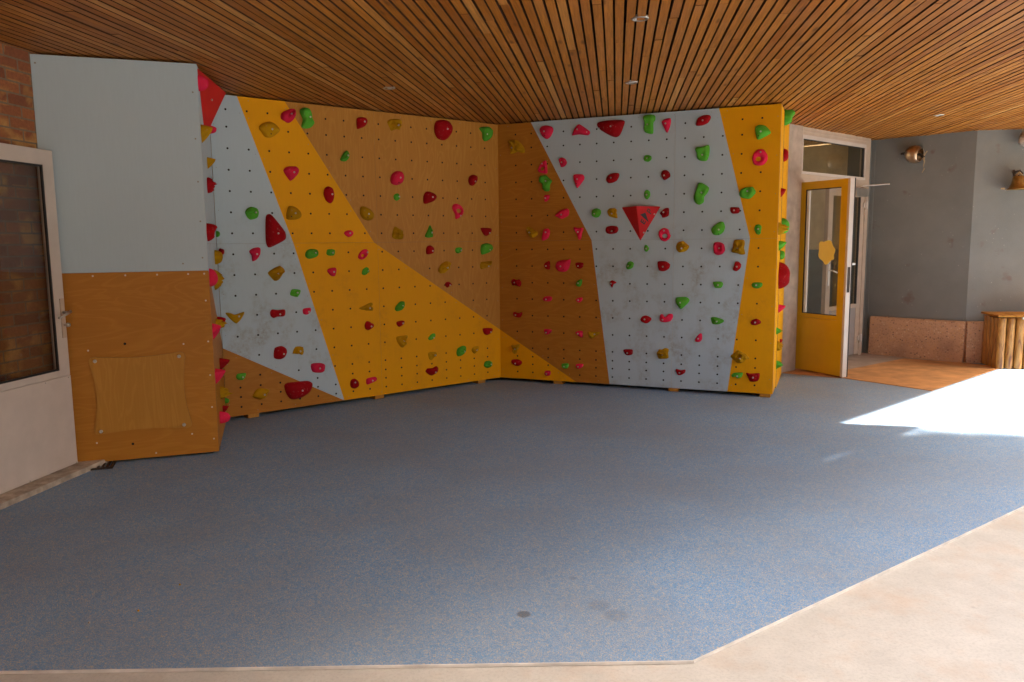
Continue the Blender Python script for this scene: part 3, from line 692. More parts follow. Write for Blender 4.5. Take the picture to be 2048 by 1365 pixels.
HOLDS = """
L|Y|d|-2.574,2.555|-88,8 -63,43 8,71 62,54 101,7 73,-31 16,-66 -39,-63 -71,-23|11,0 1,-40||large rounded ochre hold high on the left orange band, above the pink triangular one
L|P|k|-2.376,2.703|-73,6 -2,47 51,56 60,28 52,-20 -7,-74 -80,-44|2,1||angular pink hold on the orange band edge, left of the tall green one
L|G|j|-2.215,2.686|-58,69 -20,92 22,89 52,40 60,-8 75,-41 36,-83 -24,-95 -52,-76 -36,-16 -55,30|29,11||tall green jug beside the angular pink hold at the top left of the plywood
L|R|d|-1.650,2.694|-55,33 -2,51 45,47 55,12 30,-31 -18,-53 -55,-60|8,6||dark red squarish hold between the tall green and the ochre bone holds
L|G|k|-1.842,2.366|-51,-28 -15,30 21,58 45,39 41,-12 -1,-45 -40,-42|16,9||small green hold on the plywood, below left of the top dark red squarish one
L|P|d|-2.379,2.193|-78,12 -43,48 40,57 69,29 53,-16 -8,-72 -33,-59|2,0||pink rounded triangular hold in the middle of the left orange band's upper half
L|R|d|-2.021,2.006|-54,1 -44,52 -6,78 38,60 52,-1 38,-57 9,-80 -34,-54|13,3||dark red upright oval hold on the left orange band near its plywood edge
L|G|g|-2.764,1.826|-60,4 -39,38 1,55 49,40 62,2 45,-42 -15,-59 -43,-38|18,4||round grooved green hold on the left blue panel, above the big red triangle
L|R|d|-2.577,1.670|-61,130 -35,150 -10,142 48,73 106,-6 114,-65 81,-94 -35,-147 -64,-132 -74,-83 -71,33|18,-22 -38,130||large red upright triangular hold on the left blue panel across its middle seam
L|Y|d|-2.377,1.827|-73,-45 -59,34 -37,67 21,57 66,16 72,-24 37,-49 -27,-56|-3,2 -39,-28||ochre fin shaped hold on the left orange band, right of the big red triangle
L|Y|d|-1.636,1.839|-69,3 -61,56 -31,70 34,47 83,-5 67,-53 18,-69 -41,-49|0,-6 -8,-36||ochre leaf shaped hold on the plywood just right of the orange band's upper edge
L|P|d|-1.831,1.647|-48,9 -15,28 26,30 52,7 30,-25 -6,-35 -40,-14|2,2||small pink hold on the orange band just above the seam
L|P|d|-2.752,1.473|-54,19 -16,47 34,53 48,37 41,-12 9,-55 -29,-69 -34,-20|1,-6||pink claw shaped hold on the left blue panel, below left of the big red triangle
L|Y|k|-2.559,1.290|-87,8 -42,41 26,67 61,43 68,13 42,-21 20,-50 -25,-68 -62,-32|-4,-5||ochre lumpy block hold on the left blue panel, below the big red triangle
L|G|g|-2.222,1.462|-60,1 -40,31 -1,44 58,35 71,-1 50,-31 -22,-48 -57,-29|30,5||grooved green hold just below the seam at the left edge of the left orange band
L|G|k|-2.031,1.469|-39,-4 -27,27 18,31 49,22 41,-26 -7,-30 -34,-20|19,-2||small square green hold on the orange band, right of the grooved green one
L|P|o|-1.687,1.444|-54,-22 -38,15 -1,46 41,51 60,24 38,-23 -5,-49 -40,-43|40,21|-5,-9,17,13|small pink ring hold on the orange band just below the seam
L|P|d|-2.018,1.286|-52,8 -31,33 38,39 39,-5 23,-41 -17,-34|4,1||pink rounded hold on the orange band, below the small square green one
L|G|k|-1.669,1.279|-37,-17 -25,20 16,43 43,23 34,-8 1,-34 -31,-28|23,8||small dark green hold on the orange band, below the small pink ring
L|G|k|-2.400,1.101|-44,5 -23,39 51,31 50,0 22,-34 -15,-25 -41,-16|18,7||green notched hold near the right edge of the left blue panel, below the ochre block
L|Y|j|-2.956,0.929|-88,33 -51,33 -14,14 35,24 75,33 74,13 47,-29 6,-65 -22,-50 -63,-7|24,-3||ochre winged hold at the far left of the left blue panel
L|R|j|-2.576,0.927|-68,14 -49,40 8,32 70,33 77,0 62,-29 -1,-30 -37,-39 -62,-21|21,-7||dark red bone shaped hold on the lower left blue panel
L|P|d|-2.293,0.932|-37,15 -15,27 42,26 38,-10 4,-34 -33,-24|13,-6||small pink hold right of the dark red bone on the left blue panel
L|Y|k|-1.642,0.930|-107,-7 -43,20 24,43 42,20 29,5 50,-13 37,-39 -33,-29|-2,-10||ochre pointed cone shaped hold lying sideways in the middle of the large orange band
L|R|d|-1.645,0.752|-50,4 -28,40 5,35 26,18 48,8 47,-20 -7,-50 -43,-35|7,-11||dark red heart shaped hold below the ochre sideways cone on the orange band
L|R|d|-2.566,0.569|-60,15 -45,49 13,59 54,35 63,-2 39,-46 -4,-64 -60,-46|15,-11||dark red round hold left of the small ochre square one, low left
L|Y|k|-2.391,0.558|-55,-2 -25,50 48,40 49,-22 30,-33 4,-20 -50,-13|10,7||small ochre square hold low on the left blue panel
L|P|j|-2.193,0.386|-77,44 10,46 60,24 54,-34 17,-49 -66,-31|3,-4||pink rectangular hold near the bottom tip of the left blue panel
L|G|d|-2.943,0.387|-37,11 -21,31 50,27 43,-4 20,-31 -19,-26 -36,-9|14,-3||dark green half moon hold on the plywood triangle at the bottom left
L|Y|d|-2.766,0.208|-78,-12 -48,39 -7,56 79,30 62,0 45,-33 -7,-49 -47,-31|19,-3||ochre shell shaped hold on the bottom left plywood triangle, left of the large red one
L|R|d|-2.406,0.209|-136,50 -101,71 -4,70 94,66 137,42 137,5 105,-43 32,-81 -45,-93 -92,-75 -126,-13|11,-8||large red D shaped hold at the bottom left, across the plywood and pale blue boundary
L|R|c|-1.831,0.188|-44,4 -31,41 11,50 46,15 46,-29 7,-49 -34,-33|7,14||dark red oval cup hold at the bottom left of the orange band
L|P|d|-1.647,0.197|-52,-4 -41,27 46,34 70,14 56,-10 -31,-35 -49,-27|7,3||pink slanted bar hold right of the dark red cup at the orange band's bottom
L|Y|k|-1.284,2.702|-89,19 -58,48 11,61 67,57 79,28 59,0 51,-43 20,-38 -24,-49 -49,-58 -66,-26|5,-5||ochre bone shaped hold between the squarish red and large red holds
L|R|d|-0.725,2.700|-100,31 -76,82 -1,102 74,95 121,38 105,-30 49,-90 -6,-105 -67,-87 -99,-35|18,4||large red rounded hold at the top of the plywood left of the inner corner
L|G|j|-0.167,2.707|-88,45 -44,66 37,71 84,32 81,-20 43,-63 -17,-83 -46,-53 -49,5|0,-9||green curved jug at the top of the plywood nearest the inner corner
L|P|d|-1.284,2.189|-74,-20 -56,34 -5,68 58,66 81,19 60,-41 -4,-69 -60,-57|14,3 -3,-44||pink egg shaped hold in the upper middle of the plywood, above the tiny green one
L|G|d|-1.292,2.006|-33,9 -17,28 14,35 35,11 31,-21 -1,-38 -29,-23|16,3||tiny green hold directly below the pink egg shaped one
L|R|d|-0.906,2.013|-70,-60 -71,7 -41,52 0,58 66,38 90,6 57,-34 -31,-66|11,0||dark red rounded triangular hold in the plywood centre, left of the pink pierced drop
L|R|d|-0.354,2.210|-55,-14 -42,32 9,55 60,43 59,-4 7,-60 -37,-53|7,-17||small dark red oval hold on the plywood, above the pink pierced drop
L|P|o|-0.558,1.878|-66,26 -52,66 -9,79 47,57 75,6 59,-40 1,-81 -27,-76 -29,-36|21,-47|14,4,29,22|pink drop shaped hold with a hole on the plywood left of the inner corner
L|Y|k|-1.298,1.651|-46,24 -22,65 9,51 66,19 63,-58 -13,-61 -57,-41|29,0||ochre knobbly star shaped hold just above the seam on the plywood
L|G|k|-0.916,1.653|-55,-38 -22,23 9,81 32,23 40,-39 -4,-50|14,1||green upright cone hold just above the seam on the plywood
L|R|d|-0.178,1.670|-79,30 -16,36 67,31 62,-11 5,-52 -40,-34|24,-19||dark red half moon hold just above the seam nearest the inner corner
L|R|d|-0.916,1.482|-44,1 -27,34 14,43 54,11 39,-40 -36,-48|16,-14||dark red thumb shaped hold just below the seam, under the green cone
L|G|k|-0.554,1.467|-41,5 -23,30 48,27 44,-8 4,-31 -32,-22|22,1||small dark green hold between the dark red thumb and the big green dome
L|G|d|-0.188,1.479|-70,-1 -54,47 22,60 82,39 93,-3 42,-38 -48,-63 -67,-42|23,-10||big green domed hold just below the seam nearest the inner corner
L|Y|k|-0.737,1.291|-77,-21 -41,35 30,68 82,49 77,15 34,-36 -36,-63 -70,-47|18,-1||ochre lumpy slanted hold on the lower plywood above the orange band
L|Y|k|-0.192,1.309|-80,-13 -61,28 14,32 83,36 85,0 21,-34 -62,-49|21,-18||ochre oblong hold below the big green dome, left of the inner corner
L|R|d|-0.696,1.111|-42,7 -16,29 26,25 53,-3 18,-10 -7,-32 -31,-17|11,-5||tiny dark red hold on the lower plywood just above the orange boundary
L|G|g|-1.295,0.914|-52,-9 -25,23 14,51 59,46 58,1 24,-36 -28,-46 -50,-31|23,9||grooved green hold on the orange band above the small red one
L|R|d|-1.291,0.744|-42,16 4,27 49,21 39,-12 -11,-37 -39,-14|20,0||small red hold on the orange band between the grooved green and the ochre hooked holds
L|Y|k|-1.267,0.562|-74,41 -25,52 53,53 56,25 15,11 25,-12 40,-36 3,-67 -29,-56 -63,-10|-5,2||ochre hooked hold in the lower middle of the orange band
L|G|d|-0.914,0.574|-44,-9 -6,28 35,34 44,7 6,-30 -35,-30|9,-8||small green bean shaped hold on the orange band right of the ochre hooked one
L|G|g|-0.545,0.390|-58,-15 -42,31 16,53 63,45 59,-9 7,-52 -44,-53|18,-5||grooved green oval hold in the lower right of the orange band
L|Y|k|-0.357,0.384|-44,2 -18,35 49,35 48,-7 -5,-41 -30,-24|8,0||small ochre hold right of the grooved green oval on the orange band
L|Y|k|-0.923,0.377|-40,27 -10,39 62,28 51,-6 2,-47 -26,-39 -38,-3|24,5||small brownish ochre hold above the dark red wing at the orange band's bottom
L|G|g|-0.185,0.204|-51,0 -35,35 26,41 64,12 48,-29 -6,-40 -47,-19|26,0||small green ribbed hold at the bottom of the orange band nearest the inner corner
L|R|d|-0.180,0.578|-67,30 -3,34 66,24 58,-16 -4,-46 -50,-26|24,-11||dark red half moon hold on the orange band close to the inner corner
L|R|d|-0.921,0.220|-81,0 -57,26 5,23 53,40 78,17 66,-23 -5,-56 -59,-28|24,-21||dark red wing shaped hold at the bottom of the orange band
R|Y|k|0.214,2.559|-87,76 -43,85 22,69 65,32 97,-13 99,-58 53,-60 21,-44 -12,-57 -61,-62 -72,-14 -82,46|-25,-4||ochre webbed hold at the top left of the right plywood panel beside the inner corner
R|P|d|0.566,2.707|-79,18 -55,56 3,61 60,43 76,4 44,-57 2,-80 -51,-46|-10,-5 -4,-47||pink rounded triangular hold at the top left corner of the right blue panel
R|P|d|0.942,2.683|-93,-33 -68,32 -27,72 4,66 95,-1 98,-30 75,-43 -11,-30 -73,-34|-24,18 75,-13||pink boomerang shaped hold high on the blue panel left of the big red one
R|R|d|1.276,2.705|-158,32 -139,59 -54,70 93,67 134,50 127,9 89,-81 45,-104 -14,-85 -123,-17|5,1 -123,-5||big red rounded triangular hold at the top of the right blue panel
R|P|j|0.744,2.379|-43,30 -14,50 27,36 48,-4 27,-41 -15,-51 -30,-19|-7,-1||small pink kidney hold below left of the top pink boomerang
R|P|o|0.521,2.333|-55,-15 -28,38 20,76 41,64 51,-5 48,-63 -24,-55 -52,-39|-2,40|-5,-12,20,19|pink triangular hold with a hole on the right plywood, above the green jug
R|G|j|0.548,2.172|-72,42 -50,79 8,80 45,47 77,17 55,-21 50,-80 13,-91 -23,-73 -35,-13 -67,13|13,19||green jug on the right plywood directly below the pink pierced triangle
R|P|d|0.563,2.014|-30,21 -9,32 34,29 28,-10 2,-37 -25,-36|-7,-2||tiny pink hold below the green jug on the right plywood
R|P|d|0.918,2.195|-54,43 -28,54 43,50 66,23 59,-10 -8,-89 -28,-65 -49,-6|0,-1 -8,-46||pink shield shaped hold on the right blue panel near its left slanted edge
R|R|d|1.289,2.195|-72,-15 -50,27 4,49 58,46 70,22 44,-29 -5,-50 -50,-51|-10,0||red tilted oval hold on the right blue panel above the big red pyramid
R|G|k|1.647,2.374|-38,-5 -29,27 4,34 41,18 41,-14 10,-35 -28,-24|2,1||small green hold below the tall green bone on the right blue panel
R|G|d|1.647,2.017|-30,3 -20,35 4,44 30,24 33,-18 5,-53 -21,-35|1,-5||small green upright oval hold directly above the red pyramid
R|P|d|0.741,1.842|-84,-16 -28,32 45,57 74,34 66,-20 -7,-55 -65,-31|0,-10||pink pointed hold on the right plywood, left of the grooved green one
R|G|g|1.111,1.839|-48,-3 -41,35 4,52 50,33 53,-5 30,-39 -6,-46 -41,-27|-9,-7||round grooved green hold left of the ochre one beside the red pyramid
R|Y|k|1.297,1.837|-63,9 -46,47 13,50 38,30 34,2 46,-51 19,-51 -41,-35|-9,-7||ochre molar shaped hold just left of the red pyramid
R|Y|k|0.391,1.656|-63,46 -32,57 -5,40 22,24 60,4 70,-26 43,-51 0,-64 -38,-35 -58,5|-14,-5||ochre knobbly slanted hold on the right plywood just above the seam
R|P|d|0.552,1.628|-48,-59 -40,11 -20,56 23,62 46,40 44,0 22,-44 -26,-67|10,23||pink thumb shaped hold right of the ochre knobbly slanted one
R|P|j|0.927,1.639|-63,56 -11,53 46,50 35,3 20,-65 -6,-72 -21,-25|-9,9||dusky pink trumpet shaped hold at the plywood's slanted edge just above the seam
R|R|c|1.281,1.665|-67,-1 -54,32 -4,43 56,35 73,1 52,-32 -3,-44 -53,-34|4,-14||dark red oval cup hold at the lower left of the red pyramid
R|G|d|1.646,1.471|-22,1 -13,34 11,31 31,-4 7,-35 -14,-26|4,-1||tiny green hold directly below the red pyramid's tip
R|R|d|0.563,1.294|-36,-1 -17,34 32,46 33,-41 -12,-38|-4,-4||small dark red half moon hold left of the big pink one on the right plywood
R|P|d|0.753,1.303|-92,-24 -79,26 -31,48 43,53 74,62 79,26 58,-44 11,-77 -63,-69|-18,-15 11,-46||big pink hold in the middle of the right plywood, between two small red ones
R|R|d|0.931,1.292|-44,32 40,32 37,-13 1,-33 -35,-18|-9,-1||small red half moon hold right of the big pink one on the right plywood
R|G|k|1.475,1.296|-36,-6 -21,33 13,45 43,23 33,-20 -1,-39 -31,-36|-9,-7||small green oval hold on the right blue panel, below left of the pyramid
R|R|k|0.204,1.104|-63,19 -32,43 6,30 34,40 59,0 45,-41 11,-37 -11,-27 -50,-27|-13,4||dark red double lobed hold on the right plywood beside the inner corner
R|G|d|0.926,1.106|-36,-6 -15,29 32,44 32,0 11,-35 -25,-31|-4,4||small green pear shaped hold on the right plywood near its slanted edge
R|R|k|1.292,1.106|-30,13 -2,36 44,14 13,-6 -3,-42 -22,-16|-9,4||tiny dark red three pointed hold at the left of the right blue panel
R|P|d|0.566,0.935|-57,-6 -33,21 26,29 56,11 37,-25 -28,-29|-9,-6||pink flat oval hold in the lower middle of the right plywood
R|P|d|0.926,0.930|-36,5 -5,23 37,25 32,-8 0,-31 -28,-14|-3,-2||tiny pink hold right of the pink flat oval on the lower right plywood
R|R|j|0.214,0.758|-52,18 -30,24 4,13 56,23 48,-15 20,-40 -47,-23|-21,-9||dark red saddle shaped hold beside the inner corner, below the double lobed one
R|P|d|0.570,0.574|-44,26 37,28 41,0 -1,-32 -33,-23|-14,-7||small pink hold low on the right plywood, below the pink flat oval
R|P|d|0.931,0.565|-46,10 -20,28 35,30 35,-38 -4,-29|-11,3||small pink pointed hold left of the ochre one at the lower right plywood edge
R|Y|j|1.091,0.562|-64,30 -2,30 68,30 55,7 9,-25 -17,-44 -48,-27|12,5||small ochre beaked hold low on the right plywood at its edge with the pale blue
R|Y|k|0.181,0.370|-44,37 5,44 53,53 50,19 27,-8 15,-45 -11,-59 -35,-37 -24,-10 -37,5|8,0||ochre webbed hold on the orange triangle right of the inner corner
R|R|d|0.197,0.219|-67,8 -46,30 16,35 63,14 60,-17 15,-43 -41,-28|-5,-11||dark red oval hold on the orange triangle right of the inner corner
R|P|d|0.561,0.114|-34,3 -21,27 28,32 39,7 28,-22 -10,-29 -30,-18|-2,-1||small pink round hold near the tip of the bottom orange triangle
R|G|g|0.767,0.206|-42,-1 -31,25 36,31 41,-2 22,-27 -26,-26|-5,-2||small dark green hold at the bottom of the right plywood
R|P|d|0.931,0.211|-38,23 41,29 33,-4 -4,-27 -33,-21|-11,-3||small pink hold right of the small dark green one at the plywood's bottom
R|R|d|1.649,0.742|-56,0 -36,29 3,40 42,27 62,3 33,-32 -1,-43 -46,-24|-5,2||dark red hexagonal hold on the lower blue panel, left of the pink crescent
R|R|d|1.472,0.388|-55,27 35,34 45,7 35,-23 -15,-33 -45,-12|-9,-5||red blocky hold low on the right blue panel, left of the ochre crown
R|G|j|1.661,2.718|-62,61 -44,83 23,87 63,66 61,25 43,-1 44,-97 11,-104 -37,-87 -54,-49 -48,14|-14,-13||tall green bone shaped hold at the top of the right blue panel
R|P|d|1.837,2.696|-49,25 -21,50 39,57 40,-8 9,-83 -20,-41|-4,6||pink narrow triangular hold at the top, right of the tall green bone
R|R|d|2.196,2.711|-70,-22 -50,26 4,49 57,47 74,22 50,-25 -3,-48 -62,-49|0,-4||bright red tilted oval hold at the top right of the right blue panel
R|G|j|2.194,2.408|-73,30 -51,52 4,53 53,66 68,49 70,-13 47,-84 -12,-85 -49,-61 -57,-7|3,-29||green hold with a brown worn lip on the upper right blue panel
R|R|d|1.831,2.205|-42,4 -26,40 11,46 44,18 50,-23 -6,-55 -30,-29|-5,-9||dark red rounded hold on the blue panel, right of the two small green ones
R|G|j|2.180,2.003|-60,-26 -47,23 -30,73 -17,109 20,105 84,61 76,15 41,-30 37,-80 -3,-106 -40,-91 -59,-54|17,12||large green kidney shaped hold on the upper right blue panel
R|G|j|2.626,2.003|-72,-5 -59,26 -20,47 32,52 58,48 85,3 64,-32 26,-62 -44,-51 -69,-27|5,12||green scooped hold straddling the pale blue and orange edge at the right
R|R|k|1.830,1.829|-48,-6 -25,22 3,44 41,45 46,6 37,-36 -19,-51 -34,-25|-1,3||dark red pointed hold just right of the red pyramid
R|R|d|2.516,1.836|-44,21 -24,30 38,26 49,1 39,-29 -18,-34 -38,-15|-3,-2||small red rectangular hold on the blue panel at its right slanted edge
R|G|d|2.744,2.572|-57,11 -54,46 -20,63 35,50 84,-6 76,-32 -21,-77 -43,-55|-1,-7 -19,-46||green rounded triangular hold at the top of the right end orange panel
R|P|o|2.737,2.325|-70,-4 -57,48 -19,79 32,76 69,24 69,-28 36,-66 -6,-73 -54,-57|7,52|-12,-11,25,21|large pink ring hold on the right end orange panel
R|P|o|1.838,1.609|-67,4 -54,46 -11,68 32,51 47,7 58,-12 43,-45 0,-70 -48,-48|-8,40|-2,-14,26,22|pink ring hold with a spur below the dark red pointed one, right of the pyramid
R|G|d|2.366,1.662|-71,-10 -44,30 9,64 45,61 62,15 47,-35 3,-66 -51,-58|9,-12 4,-54||big green egg shaped hold with a brown worn side, just above the right seam
R|G|k|2.741,1.647|-35,11 -25,43 5,49 31,28 28,-3 20,-43 -1,-52 -23,-34|2,4||small green two lobed hold on the right end orange panel above the seam
R|Y|k|2.013,1.486|-63,3 -47,40 4,58 28,44 66,11 64,-17 29,-49 -27,-56 -55,-35|1,-16||ochre rounded lumpy hold just below the seam on the right blue panel
R|P|c|2.372,1.466|-53,20 -43,57 3,63 48,42 61,-17 37,-54 -8,-66 -45,-44|6,3||pink cup hold with a deep round bowl, left of the jagged ochre one
R|Y|k|2.563,1.479|-41,69 -2,72 49,67 57,32 51,-13 64,-67 24,-75 -21,-58 -70,-44 -57,-12 -54,29|-7,-10||jagged ochre four cornered hold at the right corner of the blue panel
R|R|d|1.826,1.296|-62,28 -48,44 19,45 67,14 58,-28 11,-57 -46,-48|1,-9||red rounded block hold in the centre of the right blue panel
R|R|d|2.547,1.288|-35,-23 -24,9 -11,48 20,48 44,18 35,-18 0,-46 -29,-37|5,0||dark red slanted hold below the jagged ochre one
R|G|d|2.373,1.107|-46,29 33,31 49,5 30,-30 -25,-31 -42,-5|2,0||small green block hold on the lower right of the blue panel
R|G|d|2.746,1.106|-52,1 -41,26 33,29 51,11 39,-16 4,-30 -35,-22|-7,3||green flat oval hold in the middle of the right end orange panel
R|G|d|2.019,0.931|-65,29 -44,47 41,50 74,27 70,-1 5,-69 -23,-65 -57,-18|-10,-6 -10,-44||green rounded triangular hold in the centre of the lower right blue panel
R|P|d|1.856,0.767|-62,-12 -55,27 -31,32 -16,9 8,5 31,37 70,35 73,-3 47,-38 -11,-51 -54,-41|-25,-22||pink crescent shaped hold open at the top on the lower blue panel
R|G|k|2.364,0.751|-54,24 -32,34 14,29 69,9 70,-15 16,-40 -35,-37 -49,-4|8,-7||green lumpy wide hold on the lower right of the blue panel
R|R|d|2.741,0.746|-45,3 -26,22 13,34 49,10 45,-13 2,-32 -38,-25|-2,-2||dark red almond shaped hold on the right end orange panel
R|P|d|2.195,0.566|-35,-22 -20,17 12,49 30,42 33,-10 9,-38 -29,-38|-3,-2||small pink drop shaped hold on the lower blue panel, below the green rounded triangle
R|Y|k|1.831,0.399|-62,-7 -49,17 -35,38 -11,34 23,53 62,42 55,-2 60,-50 0,-63 -43,-60|0,-16||ochre crown shaped hold low on the right blue panel
R|R|j|2.017,0.214|-49,17 -30,23 4,15 48,23 47,-7 9,-35 -29,-37|-10,-13||small red saddle shaped hold at the bottom of the right blue panel
R|Y|k|2.603,0.394|-93,4 -53,39 -22,63 5,55 55,29 90,-11 56,-22 30,-51 -15,-65 -51,-41|4,-11||large jagged ochre hold low on the edge between pale blue and the right orange panel
R|G|d|2.579,0.204|-55,0 -29,27 48,34 55,16 40,-18 5,-28 -18,-12 -46,-18|4,-3||small green hold left of the red winged one at the bottom right
R|R|k|2.726,0.206|-61,26 -46,34 -19,26 65,35 68,-5 50,-46 -17,-55 -40,-16|9,-8||red winged hold at the bottom of the right end orange panel
"""
SIDES = """
S|P|c|0.070,2.698|91,114,67|pink cup hold at the top left, in front of the big red volume
S|Y|w|0.070,2.345|106,133,82|ochre beak shaped hold hanging at the lower left of the big red volume
S|P|d|0.818,2.478|58,72,64|small pink hold peeping out behind the tip of the big red volume
S|Y|w|0.529,2.183|71,89,62|small ochre beak on the left side face, above the dark red rounded one
S|R|k|0.388,2.005|94,118,64|dark red rounded hold seen edge on at the left, below the small ochre beak
S|R|n|0.070,1.642|99,124,69|dark red notched hold seen edge on at the left side face
L|G|s|-3.077,1.644|42,55,40|tiny green hold peeping out behind the dark red notched one
S|Y|d|0.776,1.451|98,122,61|ochre rounded hold seen edge on at the left, just below the seam
L|R|s|-3.052,1.492|53,60,40|small dark red ball hold behind the ochre rounded one at the far left
S|P|d|0.070,1.311|108,136,55|pink half dome hold at the top corner of the left box's plywood
S|Y|k|0.560,1.276|139,174,55|jagged ochre hold behind the pink half dome at the left
S|R|d|0.639,0.945|50,56,64|dark red hold above the pink hook at the left box's side
S|Y|k|0.440,0.936|62,78,62|ochre knobbly hold wedged between the dark red and the pink hook holds
S|P|w|0.070,0.912|94,118,63|pink hook shaped hold on the left box's side face
S|R|w|0.635,0.585|78,97,81|dark red heart shaped hold above the low pink wedge at the left
S|P|w|0.070,0.577|92,115,74|pink wedge shaped hold low on the left box's side
S|Y|k|0.501,0.375|80,100,64|ochre faceted hold low on the left box's side, below the pink wedge
S|G|s|1.060,0.197|50,52,34|tiny green hold low on the left box's side, below the ochre faceted one
S|R|w|0.684,0.199|56,70,49|small dark red hold near the floor, above the lowest pink one
S|P|d|0.279,0.216|80,101,77|pink hold nearest the floor on the left box's side
T|G|j|0.542,2.763|124,155,95|green pierced hold at the very top of the right end side face
T|R|d|0.582,2.396|105,131,45|red half dome hold high on the right end side face
T|R|w|0.284,2.005|71,88,49|red wedge hold on the right end side face below the red half dome
T|G|d|0.639,1.681|136,170,72|pale green crescent hold behind the ochre one on the right end side face
T|Y|k|0.071,1.651|92,116,77|ochre knobbly hold on the right end side face, in front of the pale green crescent
T|G|w|0.237,1.486|79,98,74|pale green beak hold on the right end side face just below the seam
T|G|d|0.539,1.390|77,97,46|small green half dome below the pale green beak on the right end side face
T|R|c|0.398,1.184|160,263,106|big red half bowl hold on the right end side face
T|P|w|0.496,0.840|74,92,72|pink wedge hold on the right end side face
T|G|k|0.278,0.636|56,70,35|tiny green hold low on the right end side face
T|R|w|0.967,0.446|50,54,32|small red tip showing behind the low ochre hold on the right end side face
T|Y|k|0.532,0.451|83,104,52|ochre faceted hold low on the right end side face
T|G|k|0.464,0.264|70,88,51|lowest green hold on the right end side face
"""
def prs(t): return [tuple(int(v) / 1000 for v in q.split(',')) for q in t.split()]
for i, ln in enumerate(HOLDS.strip().split('\n')):
    wl, col, kind, c, P, B, hole, lab = ln.split('|'); u, z = map(float, c.split(','))
    add_hold(wl, col, kind, u, z, prs(P), prs(B), [int(v) / 1000 for v in hole.split(',')] if hole else None, lab, i)
for i, ln in enumerate(SIDES.strip().split('\n')):       # those on the two side faces, seen edge on
    wl, col, kind, c, whp, lab = ln.split('|'); u, z = map(float, c.split(',')); w_, h_, p_ = (int(v) / 1000 for v in whp.split(','))
    rr = random.Random(i); P = []
    for k in range(10):
        a_ = 2 * math.pi * k / 10; j = 1 + rr.uniform(-.1, .1); P.append((math.cos(a_) * w_ / 2 * j, math.sin(a_) * h_ / 2 * j))
    ap = None
    kk = {'s': 'd', 'n': 'j', 'c': 'd'}.get(kind, kind)
    if kind == 'w': ap = Vector((0, h_ * .34)); P = [(x * (1 if z2 > 0 else .45), z2) for x, z2 in P]
    add_hold(wl, col, kk, u, z, P, [(0, 0)] if kind == 'n' else [], None, lab, i + 200, H=p_, apex=ap)

# ------------------------------------------------------------ pillar, doorway, open leaf
bm = bmesh.new(); box(bm, -.60, -.0465, -.02, .10, -.005, 2.845, bev=.004)
tag(PD.put(link('door_pillar', bm, MAT['pillar'])), 'scuffed beige pillar between the climbing wall and the doorway', 'pillar')
dr = tag(PD.put(empty('double_door')), 'cream framed double door with its mustard leaf standing open', 'double door')
bm = bmesh.new()
box(bm, -.045, 1.745, 0, .07, 2.745, 2.845); box(bm, -.045, 1.745, 0, .07, 2.195, 2.30)
box(bm, -.045, 0.0, 0, .07, .0, 2.195); box(bm, 1.655, 1.745, 0, .07, .0, 2.195); box(bm, -.045, -.028, 0, .07, 2.30, 2.745); box(bm, 1.60, 1.745, 0, .07, 2.30, 2.745)
box(bm, -.035, 1.68, -.008, .0, 2.783, 2.795)
link('frame', bm, MAT['wframe2'], dr)
bm = bmesh.new()
for q in ((-.028, 1.60, 2.70, 2.744), (-.028, 1.60, 2.301, 2.33)): box(bm, q[0], q[1], -.012, .05, q[2], q[3])
box(bm, -.028, -.010, -.012, .05, 2.33, 2.70); box(bm, 1.565, 1.60, -.012, .05, 2.33, 2.70)
tw = link('transom_window', bm, MAT['wframe'], dr)
bm = bmesh.new(); box(bm, -.010, 1.565, .02, .026, 2.33, 2.70); link('pane', bm, MAT['glass_d'], tw)
bm = bmesh.new(); box(bm, 1.535, 1.565, -.002, .018, 2.33, 2.70); box(bm, -.01, 1.535, -.002, .018, 2.692, 2.70); link('gasket', bm, MAT['gasket'], tw)
# closed right leaf
bm = bmesh.new()
box(bm, .69, .80, .005, .055, .03, 2.185); box(bm, 1.54, 1.65, .005, .055, .03, 2.185); box(bm, .80, 1.54, .005, .055, 2.08, 2.185); box(bm, .80, 1.54, .005, .055, .65, .70)
lf = link('door_leaf', bm, MAT['wframe2'], dr); lf['label'] = 'closed right leaf in cream metal'
bm = bmesh.new(); box(bm, .80, 1.54, .012, .05, .03, .65); link('kick_panel', bm, MAT['greyp'], lf)
bm = bmesh.new(); box(bm, .80, 1.54, .025, .031, .70, 2.08); link('glass_pane', bm, MAT['glass_d'], lf)
bm = bmesh.new(); box(bm, 1.515, 1.54, .003, .024, .70, 2.08); link('gasket', bm, MAT['gasket'], lf)
bm = bmesh.new(); box(bm, .725, .765, -.004, .004, .97, 1.24, bev=.002); tube(bm, [(.745, -.004, 1.16), (.745, -.05, 1.16), (.86, -.05, 1.13)], .009); link('handle', bm, MAT['white'], lf)
bm = bmesh.new(); box(bm, 1.27, 1.60, -.065, -.002, 2.085, 2.185, bev=.006)
cl = link('door_closer', bm, MAT['steel'], dr)
bm = bmesh.new(); tube(bm, [(1.38, -.035, 2.19), (1.30, -.12, 2.205), (1.52, -.36, 2.225)], .008); link('closer_arm', bm, MAT['wframe'], cl)
for z in (1.98, .24):
    bm = bmesh.new(); tube(bm, [(1.655, -.022, z - .05), (1.655, -.022, z + .05)], .016, 10); box(bm, 1.60, 1.655, -.012, -.001, z - .03, z + .03); link('hinge', bm, MAT['wframe'], dr)
